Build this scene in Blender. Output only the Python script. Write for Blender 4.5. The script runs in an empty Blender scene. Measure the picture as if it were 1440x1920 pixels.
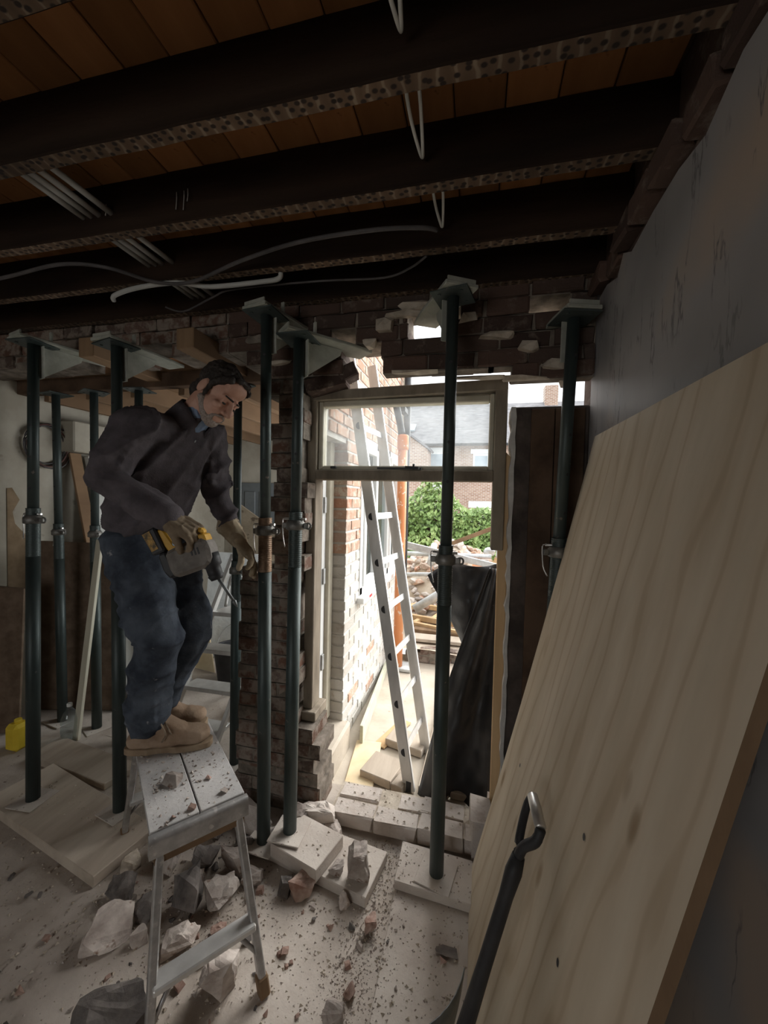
import bpy, bmesh, math, random
from math import sin, cos, pi, radians, sqrt
from mathutils import Vector as V, Matrix as M, Euler, noise

SC = bpy.context.scene
COL = SC.collection
# ------------------------------------------------------------------ camera
cam_d = bpy.data.cameras.new('camera'); cam = bpy.data.objects.new('camera', cam_d); COL.objects.link(cam)
cam_d.sensor_fit = 'AUTO'; cam_d.sensor_width = 36.0; cam_d.lens = 36.0 * 721 / 1920
cam_d.clip_start = 0.02; cam_d.clip_end = 200
_y, _p, _r = radians(13.5), radians(2.0), radians(1.35)
_f = V((-sin(_y) * cos(_p), cos(_y) * cos(_p), -sin(_p))); _r0 = V((cos(_y), sin(_y), 0)); _u0 = _r0.cross(_f)
CR = cos(_r) * _r0 + sin(_r) * _u0; CU = CR.cross(_f); CF = _f
cam.matrix_world = M(((CR.x, CU.x, -CF.x, 0), (CR.y, CU.y, -CF.y, 0), (CR.z, CU.z, -CF.z, 1.65), (0, 0, 0, 1)))
SC.camera = cam
# ------------------------------------------------------------------ sky, hazy sun, added fill, window light, exposure
SC.view_settings.view_transform = 'Standard'; SC.view_settings.look = 'None'
SC.view_settings.gamma = 1.0; SC.view_settings.use_curve_mapping = False
SC.view_settings.exposure = 0.9
w = bpy.data.worlds.new('sky'); SC.world = w; w.use_nodes = True
nt = w.node_tree; nt.nodes.clear()
n_o = nt.nodes.new('ShaderNodeOutputWorld'); n_b = nt.nodes.new('ShaderNodeBackground')
n_t = nt.nodes.new('ShaderNodeTexCoord'); n_s = nt.nodes.new('ShaderNodeSeparateXYZ'); n_m = nt.nodes.new('ShaderNodeMapRange')
n_m.inputs[1].default_value = 0.0; n_m.inputs[2].default_value = 1.0; n_m.inputs[3].default_value = 0.9; n_m.inputs[4].default_value = 1.7
nt.links.new(n_t.outputs['Generated'], n_s.inputs[0]); nt.links.new(n_s.outputs['Z'], n_m.inputs[0])
n_b.inputs['Color'].default_value = (0.93, 0.97, 1.0, 1)
nt.links.new(n_m.outputs[0], n_b.inputs['Strength']); nt.links.new(n_b.outputs[0], n_o.inputs[0])

def add_light(name, kind, loc, direction, energy, color, size=1.0, size_y=None, angle=None):
    d = bpy.data.lights.new(name, kind); d.energy = energy; d.color = color
    o = bpy.data.objects.new(name, d); COL.objects.link(o); o.location = loc
    o.rotation_euler = V(direction).to_track_quat('-Z', 'Y').to_euler()
    if kind == 'AREA':
        d.shape = 'RECTANGLE'; d.size = size; d.size_y = size_y or size
    if angle is not None: d.angle = radians(angle)
    return o
# bright hazy sun behind thin cloud, standing over the yard and shining in through the opening
add_light('hazy_sun', 'SUN', (0, 8, 8), (-0.40, -0.77, -0.42), 5.0, (1.0, 0.97, 0.93), angle=68)
# added fill light behind the camera, at the unseen opening in the front wall
add_light('front_fill', 'AREA', (-1.6, -2.42, 1.45), (0.15, 1, -0.05), 5, (1.0, 0.97, 0.93), 1.7, 1.3)
# daylight of the extension window, entering the room beyond the props
add_light('extension_window_daylight', 'AREA', (-0.99, 3.34, 1.5), (-1, 0, -0.05), 11, (0.97, 0.98, 1.0), 1.2, 1.05)

# ------------------------------------------------------------------ materials
def new_mat(name):
    m = bpy.data.materials.new(name); m.use_nodes = True
    t = m.node_tree; return m, t, t.nodes['Principled BSDF']
def ramp(t, stops):
    r = t.nodes.new('ShaderNodeValToRGB'); e = r.color_ramp.elements
    while len(e) < len(stops): e.new(0.5)
    for i, (p, c) in enumerate(stops): e[i].position = p; e[i].color = (*c, 1)
    return r
def coords(t, scale=(1, 1, 1), kind='Object', rot=(0, 0, 0)):
    c = t.nodes.new('ShaderNodeTexCoord'); mp = t.nodes.new('ShaderNodeMapping')
    mp.inputs['Scale'].default_value = scale; mp.inputs['Rotation'].default_value = rot
    t.links.new(c.outputs[kind], mp.inputs[0]); return mp.outputs[0]
def nz(t, vec, scale, detail=6, rough=0.6):
    n = t.nodes.new('ShaderNodeTexNoise'); n.inputs['Scale'].default_value = scale
    n.inputs['Detail'].default_value = detail; n.inputs['Roughness'].default_value = rough
    t.links.new(vec, n.inputs['Vector']); return n.outputs['Fac']
def mixc(t, fac, a, b, mode='MIX'):
    x = t.nodes.new('ShaderNodeMix'); x.data_type = 'RGBA'; x.blend_type = mode
    for s, v in ((0, fac), (6, a), (7, b)):
        if hasattr(v, 'links') or isinstance(v, bpy.types.NodeSocket): t.links.new(v, x.inputs[s])
        else: x.inputs[s].default_value = v if s == 0 else (*v, 1)
    return x.outputs[2]
def bump(t, b, h, strength=0.4, dist=0.01):
    n = t.nodes.new('ShaderNodeBump'); n.inputs['Strength'].default_value = strength; n.inputs['Distance'].default_value = dist
    t.links.new(h, n.inputs['Height']); t.links.new(n.outputs[0], b.inputs['Normal'])
def mat(name, c1, c2=None, scale=8, rough=0.8, metal=0.0, bmp=0.3, bscale=None, stretch=(1, 1, 1), speck=None, speck_amt=0.62, speck_scale=60, spec=0.3, per_object=0.0, bdist=0.006):
    """two-tone noise colour, optional specks of a third colour, fine relief"""
    m, t, b = new_mat(name); c2 = c2 or c1
    vec = coords(t, stretch)
    f = nz(t, vec, scale)
    r = ramp(t, [(0.36, c1), (0.66, c2)]); t.links.new(f, r.inputs[0]); out = r.outputs[0]
    if speck:
        s = nz(t, coords(t), speck_scale, 3, 0.6)
        rs = ramp(t, [(speck_amt, (0, 0, 0)), (speck_amt + 0.06, (1, 1, 1))]); t.links.new(s, rs.inputs[0])
        out = mixc(t, rs.outputs[0], out, speck)
    if per_object:
        oi = t.nodes.new('ShaderNodeObjectInfo'); mr = t.nodes.new('ShaderNodeMapRange')
        mr.inputs[3].default_value = 1 - per_object; mr.inputs[4].default_value = 1 + per_object
        t.links.new(oi.outputs['Random'], mr.inputs[0])
        hv = t.nodes.new('ShaderNodeHueSaturation'); t.links.new(out, hv.inputs['Color']); t.links.new(mr.outputs[0], hv.inputs['Value']); out = hv.outputs[0]
    t.links.new(out, b.inputs['Base Color'])
    b.inputs['Roughness'].default_value = rough; b.inputs['Metallic'].default_value = metal; b.inputs['Specular IOR Level'].default_value = spec
    if bmp: bump(t, b, nz(t, vec, bscale or scale * 5), bmp, bdist)
    return m
def brick_mat(name, cols, dirt, dirt_amt=0.5, scale=18):
    m, t, b = new_mat(name)
    oi = t.nodes.new('ShaderNodeObjectInfo')
    r = ramp(t, [(i / (len(cols) - 1), c) for i, c in enumerate(cols)]); t.links.new(oi.outputs['Random'], r.inputs[0])
    g = t.nodes.new('ShaderNodeNewGeometry'); mp = t.nodes.new('ShaderNodeMapping'); t.links.new(g.outputs['Position'], mp.inputs[0])
    f = nz(t, mp.outputs[0], scale, 8, 0.65)
    rr = ramp(t, [(dirt_amt, (0, 0, 0)), (dirt_amt + 0.14, (1, 1, 1))]); t.links.new(f, rr.inputs[0])
    t.links.new(mixc(t, rr.outputs[0], r.outputs[0], dirt), b.inputs['Base Color'])
    b.inputs['Roughness'].default_value = 0.92; b.inputs['Specular IOR Level'].default_value = 0.15
    bump(t, b, nz(t, mp.outputs[0], 70), 0.6, 0.006); return m

MT = {}
MT['floor'] = mat('dusty_concrete', (0.37, 0.315, 0.265), (0.60, 0.54, 0.48), 2.2, 0.95, bmp=0.5, bscale=45, speck=(0.14, 0.10, 0.08), speck_amt=0.66, speck_scale=34, spec=0.1)
MT['board_dust'] = mat('dusty_board', (0.47, 0.41, 0.36), (0.60, 0.545, 0.485), 5, 0.95, bmp=0.4, bscale=60, speck=(0.16, 0.12, 0.10), speck_amt=0.66, speck_scale=45, spec=0.1)
MT['crumb'] = mat('crumbs', (0.30, 0.25, 0.22), (0.60, 0.54, 0.49), 30, 0.95, bmp=0, spec=0.1)
MT['rock'] = mat('rubble_stone', (0.30, 0.25, 0.22), (0.60, 0.54, 0.49), 9, 0.95, bmp=0.7, bscale=40, per_object=0.3, spec=0.1, speck=(0.22, 0.14, 0.10), speck_amt=0.6, speck_scale=16)
MT['rock_red'] = mat('rubble_brick', (0.24, 0.13, 0.10), (0.50, 0.40, 0.34), 12, 0.95, bmp=0.7, bscale=40, per_object=0.25, spec=0.1)
MT['rock_dark'] = mat('rubble_dark', (0.10, 0.09, 0.085), (0.26, 0.23, 0.21), 9, 0.95, bmp=0.7, bscale=40, per_object=0.3, spec=0.1)
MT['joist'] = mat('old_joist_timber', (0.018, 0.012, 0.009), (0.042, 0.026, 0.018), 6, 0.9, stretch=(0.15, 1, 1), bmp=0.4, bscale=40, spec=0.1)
MT['boards'] = mat('floorboard_underside', (0.26, 0.115, 0.045), (0.38, 0.185, 0.075), 6, 0.85, stretch=(1, 0.12, 1), bmp=0.2, per_object=0.28, spec=0.15, speck=(0.10, 0.04, 0.02), speck_amt=0.68, speck_scale=14)
MT['timber_dark'] = mat('dark_timber', (0.07, 0.045, 0.03), (0.14, 0.09, 0.06), 6, 0.9, stretch=(1, 0.15, 1), bmp=0.3, spec=0.1)
MT['timber_mid'] = mat('brown_timber', (0.16, 0.10, 0.06), (0.26, 0.17, 0.10), 6, 0.85, stretch=(1, 0.12, 0.3), bmp=0.3, per_object=0.2, spec=0.15)
MT['timber_new'] = mat('new_softwood', (0.50, 0.33, 0.17), (0.64, 0.45, 0.26), 7, 0.8, stretch=(1, 1, 0.1), bmp=0.15, per_object=0.15, spec=0.2)
MT['plank_grey'] = mat('weathered_plank', (0.36, 0.30, 0.24), (0.52, 0.45, 0.37), 6, 0.9, stretch=(1, 0.15, 1), bmp=0.3, per_object=0.2, spec=0.1)
MT['frame_wood'] = mat('old_primed_frame', (0.20, 0.165, 0.125), (0.34, 0.29, 0.225), 10, 0.8, stretch=(1, 1, 0.3), bmp=0.25, spec=0.2)
MT['frame_cream'] = mat('cream_gloss_paint', (0.50, 0.46, 0.36), (0.60, 0.56, 0.46), 12, 0.5, bmp=0.1)
MT['plaster_cream'] = mat('cream_plaster', (0.34, 0.31, 0.25), (0.46, 0.43, 0.36), 3, 0.9, bmp=0.3, spec=0.15, speck=(0.22, 0.19, 0.15), speck_amt=0.64, speck_scale=5)
MT['plaster_dark'] = mat('sooty_plaster', (0.055, 0.045, 0.04), (0.13, 0.105, 0.09), 7, 0.95, bmp=0.6, bscale=22, spec=0.1)
MT['mortar'] = mat('lime_mortar', (0.13, 0.11, 0.09), (0.28, 0.24, 0.20), 14, 0.95, bmp=0.8, bscale=40, spec=0.1)
MT['mortar_pale'] = mat('pale_broken_mortar', (0.40, 0.34, 0.27), (0.62, 0.55, 0.46), 16, 0.95, bmp=0.7, bscale=60, spec=0.1)
MT['white_mortar'] = mat('whitewashed_mortar', (0.50, 0.48, 0.45), (0.66, 0.64, 0.60), 12, 0.9, bmp=0.4, spec=0.15)
MT['brick_dark'] = brick_mat('sooty_brick', [(0.06, 0.04, 0.033), (0.11, 0.07, 0.055), (0.075, 0.055, 0.046), (0.14, 0.085, 0.065)], (0.17, 0.135, 0.11), 0.55)
MT['brick_pier'] = brick_mat('pier_brick', [(0.12, 0.068, 0.048), (0.17, 0.095, 0.068), (0.10, 0.075, 0.062), (0.15, 0.095, 0.075)], (0.25, 0.205, 0.17), 0.43)
MT['brick_red'] = brick_mat('red_stock_brick', [(0.44, 0.20, 0.12), (0.40, 0.28, 0.21), (0.50, 0.31, 0.22), (0.42, 0.31, 0.25), (0.47, 0.23, 0.15)], (0.56, 0.48, 0.40), 0.48)
MT['brick_white'] = brick_mat('whitewashed_brick', [(0.54, 0.52, 0.48), (0.60, 0.58, 0.54), (0.48, 0.455, 0.41), (0.58, 0.56, 0.52)], (0.36, 0.29, 0.23), 0.56, 11)
MT['brick_sill'] = brick_mat('dusty_brick', [(0.46, 0.39, 0.34), (0.52, 0.45, 0.40), (0.43, 0.36, 0.31)], (0.56, 0.50, 0.45), 0.36)
MT['prop'] = mat('prop_green_paint', (0.035, 0.05, 0.048), (0.075, 0.09, 0.085), 9, 0.48, 0.35, bmp=0.12, stretch=(1, 1, 0.25), speck=(0.20, 0.18, 0.16), speck_amt=0.70, speck_scale=30, per_object=0.2, spec=0.4)
MT['prop_rust'] = mat('prop_rusty_thread', (0.13, 0.08, 0.05), (0.26, 0.18, 0.12), 20, 0.55, 0.6, bmp=0.3)
MT['prop_nut'] = mat('prop_galvanised_nut', (0.12, 0.12, 0.11), (0.28, 0.27, 0.25), 18, 0.5, 0.6, bmp=0.2)
MT['bracket'] = mat('bracket_grey_green', (0.30, 0.31, 0.26), (0.46, 0.465, 0.41), 9, 0.65, 0.1, bmp=0.2, per_object=0.15)
MT['alu'] = mat('aluminium', (0.52, 0.51, 0.49), (0.68, 0.67, 0.65), 10, 0.45, 0.55, bmp=0.08, stretch=(1, 1, 0.3))
MT['alu_dusty'] = mat('dusty_aluminium', (0.34, 0.33, 0.32), (0.55, 0.54, 0.53), 14, 0.42, 0.7, bmp=0.1, speck=(0.62, 0.60, 0.58), speck_amt=0.60, speck_scale=25)
MT['platform_dust'] = mat('plaster_dust_on_metal', (0.44, 0.43, 0.42), (0.60, 0.58, 0.56), 6, 0.85, 0.1, bmp=0.35, bscale=70, speck=(0.20, 0.15, 0.13), speck_amt=0.64, speck_scale=70, spec=0.2)
MT['galv'] = mat('galvanised_tube', (0.42, 0.43, 0.43), (0.62, 0.63, 0.63), 12, 0.5, 0.5, bmp=0.1)
MT['pvc_white'] = mat('white_pvc', (0.80, 0.81, 0.80), (0.84, 0.85, 0.84), 5, 0.4, bmp=0)
MT['pipe_orange'] = mat('orange_drain_pipe', (0.62, 0.22, 0.08), (0.72, 0.30, 0.13), 7, 0.5, bmp=0.05, stretch=(1, 1, 0.3), speck=(0.74, 0.56, 0.44), speck_amt=0.60, speck_scale=18)
MT['pipe_black'] = mat('black_pipe', (0.03, 0.032, 0.035), (0.06, 0.063, 0.066), 8, 0.5, bmp=0.05)
MT['conduit'] = mat('grey_conduit', (0.42, 0.42, 0.40), (0.52, 0.52, 0.50), 6, 0.6, bmp=0.1)
MT['cable_white'] = mat('white_cable', (0.58, 0.58, 0.55), (0.66, 0.66, 0.63), 8, 0.5, bmp=0)
MT['cable_black'] = mat('black_cable', (0.06, 0.055, 0.055), (0.11, 0.10, 0.10), 8, 0.6, bmp=0)
MT['membrane'] = mat('black_membrane', (0.014, 0.014, 0.015), (0.032, 0.032, 0.034), 3, 0.42, bmp=0.35, bscale=5, speck=(0.16, 0.15, 0.15), speck_amt=0.72, speck_scale=26, spec=0.5, bdist=0.02)
MT['black_plastic'] = mat('black_plastic', (0.022, 0.022, 0.024), (0.045, 0.045, 0.047), 10, 0.55, bmp=0.1)
MT['steel_dark'] = mat('spade_steel', (0.14, 0.15, 0.15), (0.26, 0.27, 0.27), 8, 0.45, 0.5, bmp=0.15)
MT['steel_bright'] = mat('worn_steel', (0.52, 0.51, 0.49), (0.66, 0.65, 0.63), 14, 0.35, 0.8, bmp=0.05)
MT['yellow'] = mat('yellow_tool_plastic', (0.50, 0.27, 0.03), (0.62, 0.36, 0.05), 20, 0.5, bmp=0.1, speck=(0.30, 0.22, 0.14), speck_amt=0.66, speck_scale=60)
MT['yellow_pack'] = mat('yellow_plastic', (0.72, 0.52, 0.04), (0.80, 0.60, 0.06), 12, 0.5, bmp=0)
MT['tool_grey'] = mat('dusty_tool_grey', (0.13, 0.115, 0.10), (0.22, 0.20, 0.18), 18, 0.65, bmp=0.2)
MT['skin'] = mat('skin', (0.52, 0.29, 0.21), (0.62, 0.37, 0.28), 14, 0.55, bmp=0.25, bscale=120, spec=0.35, bdist=0.002)
MT['stubble'] = mat('grey_stubble', (0.24, 0.19, 0.165), (0.42, 0.36, 0.32), 160, 0.8, bmp=0.5, bscale=260, bdist=0.003)
MT['hair'] = mat('dark_hair', (0.022, 0.017, 0.014), (0.06, 0.05, 0.044), 40, 0.6, stretch=(1, 0.25, 1), bmp=0.8, bscale=160, bdist=0.006)
MT['eye'] = mat('eye', (0.5, 0.48, 0.45), (0.5, 0.48, 0.45), 3, 0.25, bmp=0)
MT['jumper'] = mat('dark_fleece', (0.075, 0.066, 0.072), (0.125, 0.11, 0.12), 14, 0.98, bmp=0.5, bscale=140, spec=0.1, bdist=0.004)
MT['shirt'] = mat('blue_shirt', (0.20, 0.28, 0.42), (0.28, 0.37, 0.52), 14, 0.9, bmp=0.2)
MT['jeans'] = mat('dark_blue_denim', (0.036, 0.043, 0.057), (0.095, 0.112, 0.138), 9, 0.95, bmp=0.4, bscale=120, spec=0.1, speck=(0.26, 0.26, 0.27), speck_amt=0.68, speck_scale=22, bdist=0.004)
MT['glove'] = mat('tan_leather_glove', (0.30, 0.235, 0.155), (0.46, 0.38, 0.27), 16, 0.85, bmp=0.5, bscale=60, spec=0.15, bdist=0.004)
MT['glove_brown'] = mat('brown_leather_glove', (0.15, 0.11, 0.075), (0.27, 0.21, 0.145), 16, 0.85, bmp=0.5, bscale=60, spec=0.15, bdist=0.004)
MT['boot'] = mat('dusty_suede_boot', (0.27, 0.185, 0.125), (0.40, 0.30, 0.22), 9, 0.95, bmp=0.35, bscale=90, spec=0.1)
MT['sole'] = mat('boot_sole', (0.24, 0.17, 0.11), (0.33, 0.25, 0.17), 18, 0.9, bmp=0.2)
MT['lace'] = mat('boot_lace', (0.09, 0.065, 0.045), (0.38, 0.30, 0.22), 40, 0.9, bmp=0)
MT['slate'] = mat('slate_roof', (0.17, 0.165, 0.17), (0.27, 0.26, 0.265), 3, 0.8, bmp=0.2, stretch=(1, 1, 3))
MT['pebble'] = mat('insulation_foil', (0.60, 0.62, 0.62), (0.80, 0.82, 0.82), 5, 0.45, 0.15, bmp=0.6, bscale=9, bdist=0.02)
MT['insulation'] = mat('insulation_grey', (0.46, 0.47, 0.44), (0.60, 0.61, 0.57), 4, 0.7, bmp=0.5, bscale=50)
MT['chipboard'] = mat('brown_chipboard', (0.12, 0.085, 0.06), (0.20, 0.145, 0.105), 12, 0.9, bmp=0.1, spec=0.1)
MT['earth'] = mat('yard_earth', (0.42, 0.34, 0.26), (0.58, 0.50, 0.41), 4, 0.95, bmp=0.6, bscale=25, spec=0.1)
MT['yard'] = mat('yard_concrete', (0.42, 0.365, 0.295), (0.56, 0.50, 0.42), 3, 0.95, bmp=0.3, bscale=25, spec=0.1, speck=(0.38, 0.31, 0.25), speck_amt=0.66, speck_scale=22)
MT['door_grey'] = mat('blue_grey_paint', (0.12, 0.135, 0.14), (0.16, 0.175, 0.18), 5, 0.5, bmp=0.05)
MT['tile_orange'] = mat('terracotta', (0.62, 0.24, 0.11), (0.70, 0.32, 0.17), 10, 0.8, bmp=0.1)
MT['paper'] = mat('offcut_ply', (0.66, 0.52, 0.32), (0.76, 0.64, 0.44), 6, 0.85, bmp=0.1)

# plaster of the side wall: grey skim with pinkish patches and hairline cracks
m, t, b = new_mat('grey_skim_plaster'); vec = coords(t)
r = ramp(t, [(0.40, (0.25, 0.24, 0.238)), (0.56, (0.32, 0.305, 0.30)), (0.70, (0.42, 0.335, 0.27))]); t.links.new(nz(t, vec, 1.7, 3, 0.5), r.inputs[0])
sc2 = coords(t, (1, 4.0, 0.7), rot=(radians(-34), 0, 0)); f2 = nz(t, sc2, 2.4, 5, 0.6)
rr = ramp(t, [(0.485, (0, 0, 0)), (0.5, (1, 1, 1)), (0.515, (0, 0, 0))]); t.links.new(f2, rr.inputs[0])
f3 = nz(t, vec, 4.0, 2); r3 = ramp(t, [(0.47, (0, 0, 0)), (0.60, (1, 1, 1))]); t.links.new(f3, r3.inputs[0])
mk = mixc(t, 1.0, rr.outputs[0], r3.outputs[0], 'MULTIPLY')
t.links.new(mixc(t, mk, r.outputs[0], (0.13, 0.125, 0.125)), b.inputs['Base Color']); b.inputs['Roughness'].default_value = 0.6
b.inputs['Specular IOR Level'].default_value = 0.3; bump(t, b, nz(t, coords(t, (1, 1, 0.2)), 22), 0.12, 0.005); MT['skim'] = m
# plywood: long soft grain with cathedral lines, brown knots
m, t, b = new_mat('softwood_plywood'); vec = coords(t, (1.0, 1.0, 0.13))
wv = t.nodes.new('ShaderNodeTexWave'); wv.wave_type = 'BANDS'; wv.bands_direction = 'Y'; wv.inputs['Scale'].default_value = 3.2
wv.inputs['Distortion'].default_value = 13.0; wv.inputs['Detail'].default_value = 3.0; wv.inputs['Detail Scale'].default_value = 1.1
t.links.new(vec, wv.inputs['Vector'])
r = ramp(t, [(0.0, (0.55, 0.45, 0.33)), (0.12, (0.635, 0.54, 0.415)), (1.0, (0.67, 0.585, 0.46))]); t.links.new(wv.outputs['Fac'], r.inputs[0])
r4 = ramp(t, [(0.35, (0.80, 0.78, 0.74)), (0.7, (1.0, 1.0, 1.0))]); t.links.new(nz(t, coords(t, (1, 1, 0.1)), 7, 4), r4.inputs[0])
c0 = mixc(t, 1.0, r.outputs[0], r4.outputs[0], 'MULTIPLY')
vo = t.nodes.new('ShaderNodeTexVoronoi'); vo.inputs['Scale'].default_value = 5.2; t.links.new(coords(t, (1, 1.0, 0.42)), vo.inputs['Vector'])
kr = ramp(t, [(0.0, (1, 1, 1)), (0.07, (0.55, 0.55, 0.55)), (0.115, (0, 0, 0))]); t.links.new(vo.outputs['Distance'], kr.inputs[0])
t.links.new(mixc(t, kr.outputs[0], c0, (0.27, 0.18, 0.10)), b.inputs['Base Color']); b.inputs['Roughness'].default_value = 0.75
b.inputs['Specular IOR Level'].default_value = 0.2; MT['ply'] = m
# joist undersides: pale old plaster ghosts of the laths and dark nail spots
m, t, b = new_mat('joist_underside'); vec = coords(t)
wv = t.nodes.new('ShaderNodeTexWave'); wv.bands_direction = 'X'; wv.inputs['Scale'].default_value = 7.5; wv.inputs['Distortion'].default_value = 5.0
wv.inputs['Detail'].default_value = 3; t.links.new(vec, wv.inputs['Vector'])
r = ramp(t, [(0.0, (0.155, 0.10, 0.062)), (0.86, (0.19, 0.125, 0.08)), (0.98, (0.30, 0.23, 0.165))]); t.links.new(wv.outputs['Fac'], r.inputs[0])
vo = t.nodes.new('ShaderNodeTexVoronoi'); vo.voronoi_dimensions = '2D'; vo.inputs['Scale'].default_value = 46; vo.inputs['Randomness'].default_value = 0.75; t.links.new(coords(t, (0.8, 1, 1)), vo.inputs['Vector'])
kr = ramp(t, [(0.20, (1, 1, 1)), (0.34, (0, 0, 0))]); t.links.new(vo.outputs['Distance'], kr.inputs[0])
c0 = mixc(t, kr.outputs[0], r.outputs[0], (0.035, 0.022, 0.016))
r5 = ramp(t, [(0.35, (0.35, 0.33, 0.30)), (0.65, (1, 1, 1))]); t.links.new(nz(t, vec, 2.0, 3), r5.inputs[0])
t.links.new(mixc(t, 1.0, c0, r5.outputs[0], 'MULTIPLY'), b.inputs['Base Color']); b.inputs['Roughness'].default_value = 0.95; MT['lath'] = m
# window glass, dusty
def glass_mat(name, haze, tint=(0.95, 0.97, 0.97)):
    m = bpy.data.materials.new(name); m.use_nodes = True; t = m.node_tree; t.nodes.clear()
    o = t.nodes.new('ShaderNodeOutputMaterial'); tr = t.nodes.new('ShaderNodeBsdfTransparent'); gl = t.nodes.new('ShaderNodeBsdfGlossy'); df = t.nodes.new('ShaderNodeBsdfTranslucent')
    tr.inputs[0].default_value = (*tint, 1); gl.inputs['Roughness'].default_value = 0.05; df.inputs[0].default_value = (0.85, 0.88, 0.9, 1)
    m1 = t.nodes.new('ShaderNodeMixShader'); m2 = t.nodes.new('ShaderNodeMixShader')
    f = nz(t, coords(t), 9, 8, 0.7); mr = t.nodes.new('ShaderNodeMapRange'); mr.inputs[1].default_value = 0.3; mr.inputs[2].default_value = 0.7; mr.inputs[3].default_value = haze * 0.5; mr.inputs[4].default_value = haze * 1.5
    t.links.new(f, mr.inputs[0]); t.links.new(mr.outputs[0], m1.inputs[0]); t.links.new(tr.outputs[0], m1.inputs[1]); t.links.new(df.outputs[0], m1.inputs[2])
    m2.inputs[0].default_value = 0.06; t.links.new(m1.outputs[0], m2.inputs[1]); t.links.new(gl.outputs[0], m2.inputs[2]); t.links.new(m2.outputs[0], o.inputs[0]); return m
MT['glass'] = glass_mat('dusty_glass', 0.075); MT['glass_clear'] = glass_mat('clear_glass', 0.04, (0.84, 0.88, 0.88)); MT['bottle'] = glass_mat('bottle_plastic', 0.10, (0.80, 0.86, 0.88))
MT['window_dark'] = mat('dark_window_glass', (0.34, 0.40, 0.45), (0.46, 0.53, 0.58), 1.5, 0.15, bmp=0, spec=0.6)
# far brickwork (bricks there are about three pixels high)
def far_brick(name, a, b_, mort, sc, rot=(radians(90), 0, 0)):
    m, t, b = new_mat(name); br = t.nodes.new('ShaderNodeTexBrick'); t.links.new(coords(t, (1, 1, 1), rot=rot), br.inputs['Vector'])
    br.inputs['Color1'].default_value = (*a, 1); br.inputs['Color2'].default_value = (*b_, 1); br.inputs['Mortar'].default_value = (*mort, 1)
    br.inputs['Scale'].default_value = sc; br.inputs['Mortar Size'].default_value = 0.012; br.inputs['Brick Width'].default_value = 0.225; br.inputs['Row Height'].default_value = 0.075
    t.links.new(br.outputs['Color'], b.inputs['Base Color']); b.inputs['Roughness'].default_value = 0.9; return m
MT['far_brick'] = far_brick('far_brick', (0.27, 0.14, 0.09), (0.40, 0.25, 0.18), (0.50, 0.45, 0.39), 1.0)
# ivy leaf: green varying leaf by leaf
m, t, b = new_mat('ivy_leaf'); f = nz(t, coords(t), 2.2, 8, 0.8)
r = ramp(t, [(0.32, (0.08, 0.15, 0.04)), (0.5, (0.22, 0.33, 0.10)), (0.68, (0.46, 0.54, 0.22))]); t.links.new(f, r.inputs[0]); t.links.new(r.outputs[0], b.inputs['Base Color']); b.inputs['Roughness'].default_value = 0.55; MT['leaf'] = m
# ------------------------------------------------------------------ mesh helpers
I4 = M.Identity(4)
def frame_of(p, d, up=(0, 0, 1)):
    """matrix whose Z axis points along d"""
    d = V(d).normalized(); up = V(up)
    if abs(d.dot(up)) > 0.99: up = V((0, 1, 0))
    x = up.cross(d).normalized(); y = d.cross(x)
    return M(((x.x, y.x, d.x, p[0]), (x.y, y.y, d.y, p[1]), (x.z, y.z, d.z, p[2]), (0, 0, 0, 1)))
def box(bm, c, s, mx=I4, bev=0.0):
    tmp = bmesh.new(); bmesh.ops.create_cube(tmp, size=1.0)
    for v in tmp.verts: v.co = V((v.co.x * s[0], v.co.y * s[1], v.co.z * s[2]))
    if bev: bmesh.ops.bevel(tmp, geom=tmp.edges[:], offset=bev, segments=1, affect='EDGES')
    add(bm, tmp, mx @ M.Translation(V(c)))
def add(bm, tmp, mx=I4):
    vs = {v: bm.verts.new(mx @ v.co) for v in tmp.verts}
    for f in tmp.faces:
        try: nf = bm.faces.new([vs[v] for v in f.verts]); nf.smooth = f.smooth; nf.material_index = f.material_index
        except ValueError: pass
    tmp.free()
def box2(bm, lo, hi, bev=0.0):
    lo, hi = V(lo), V(hi); box(bm, (lo + hi) / 2, hi - lo, I4, bev)
def lathe(bm, prof, mx=I4, n=14, caps=True, smooth=True):
    """prof: list of (radius, z)"""
    rings = []
    for r, z in prof: rings.append([bm.verts.new(mx @ V((r * cos(2 * pi * i / n), r * sin(2 * pi * i / n), z))) for i in range(n)])
    for a, b in zip(rings, rings[1:]):
        for i in range(n):
            f = bm.faces.new((a[i], a[(i + 1) % n], b[(i + 1) % n], b[i])); f.smooth = smooth
    if caps: bm.faces.new(rings[0][::-1]); bm.faces.new(rings[-1])
def rod(bm, p0, p1, r0, r1=None, n=10):
    p0, p1 = V(p0), V(p1); lathe(bm, [(r0, 0), (r1 if r1 is not None else r0, (p1 - p0).length)], frame_of(p0, p1 - p0), n)
def bar(bm, p0, p1, wd, th, up=(0, 0, 1), bev=0.0):
    """rectangular bar from p0 to p1; wd across (horizontal-ish), th along 'up'"""
    p0, p1 = V(p0), V(p1); mx = frame_of((p0 + p1) / 2, p1 - p0, up); box(bm, (0, 0, 0), (wd, th, (p1 - p0).length), mx, bev)
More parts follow.
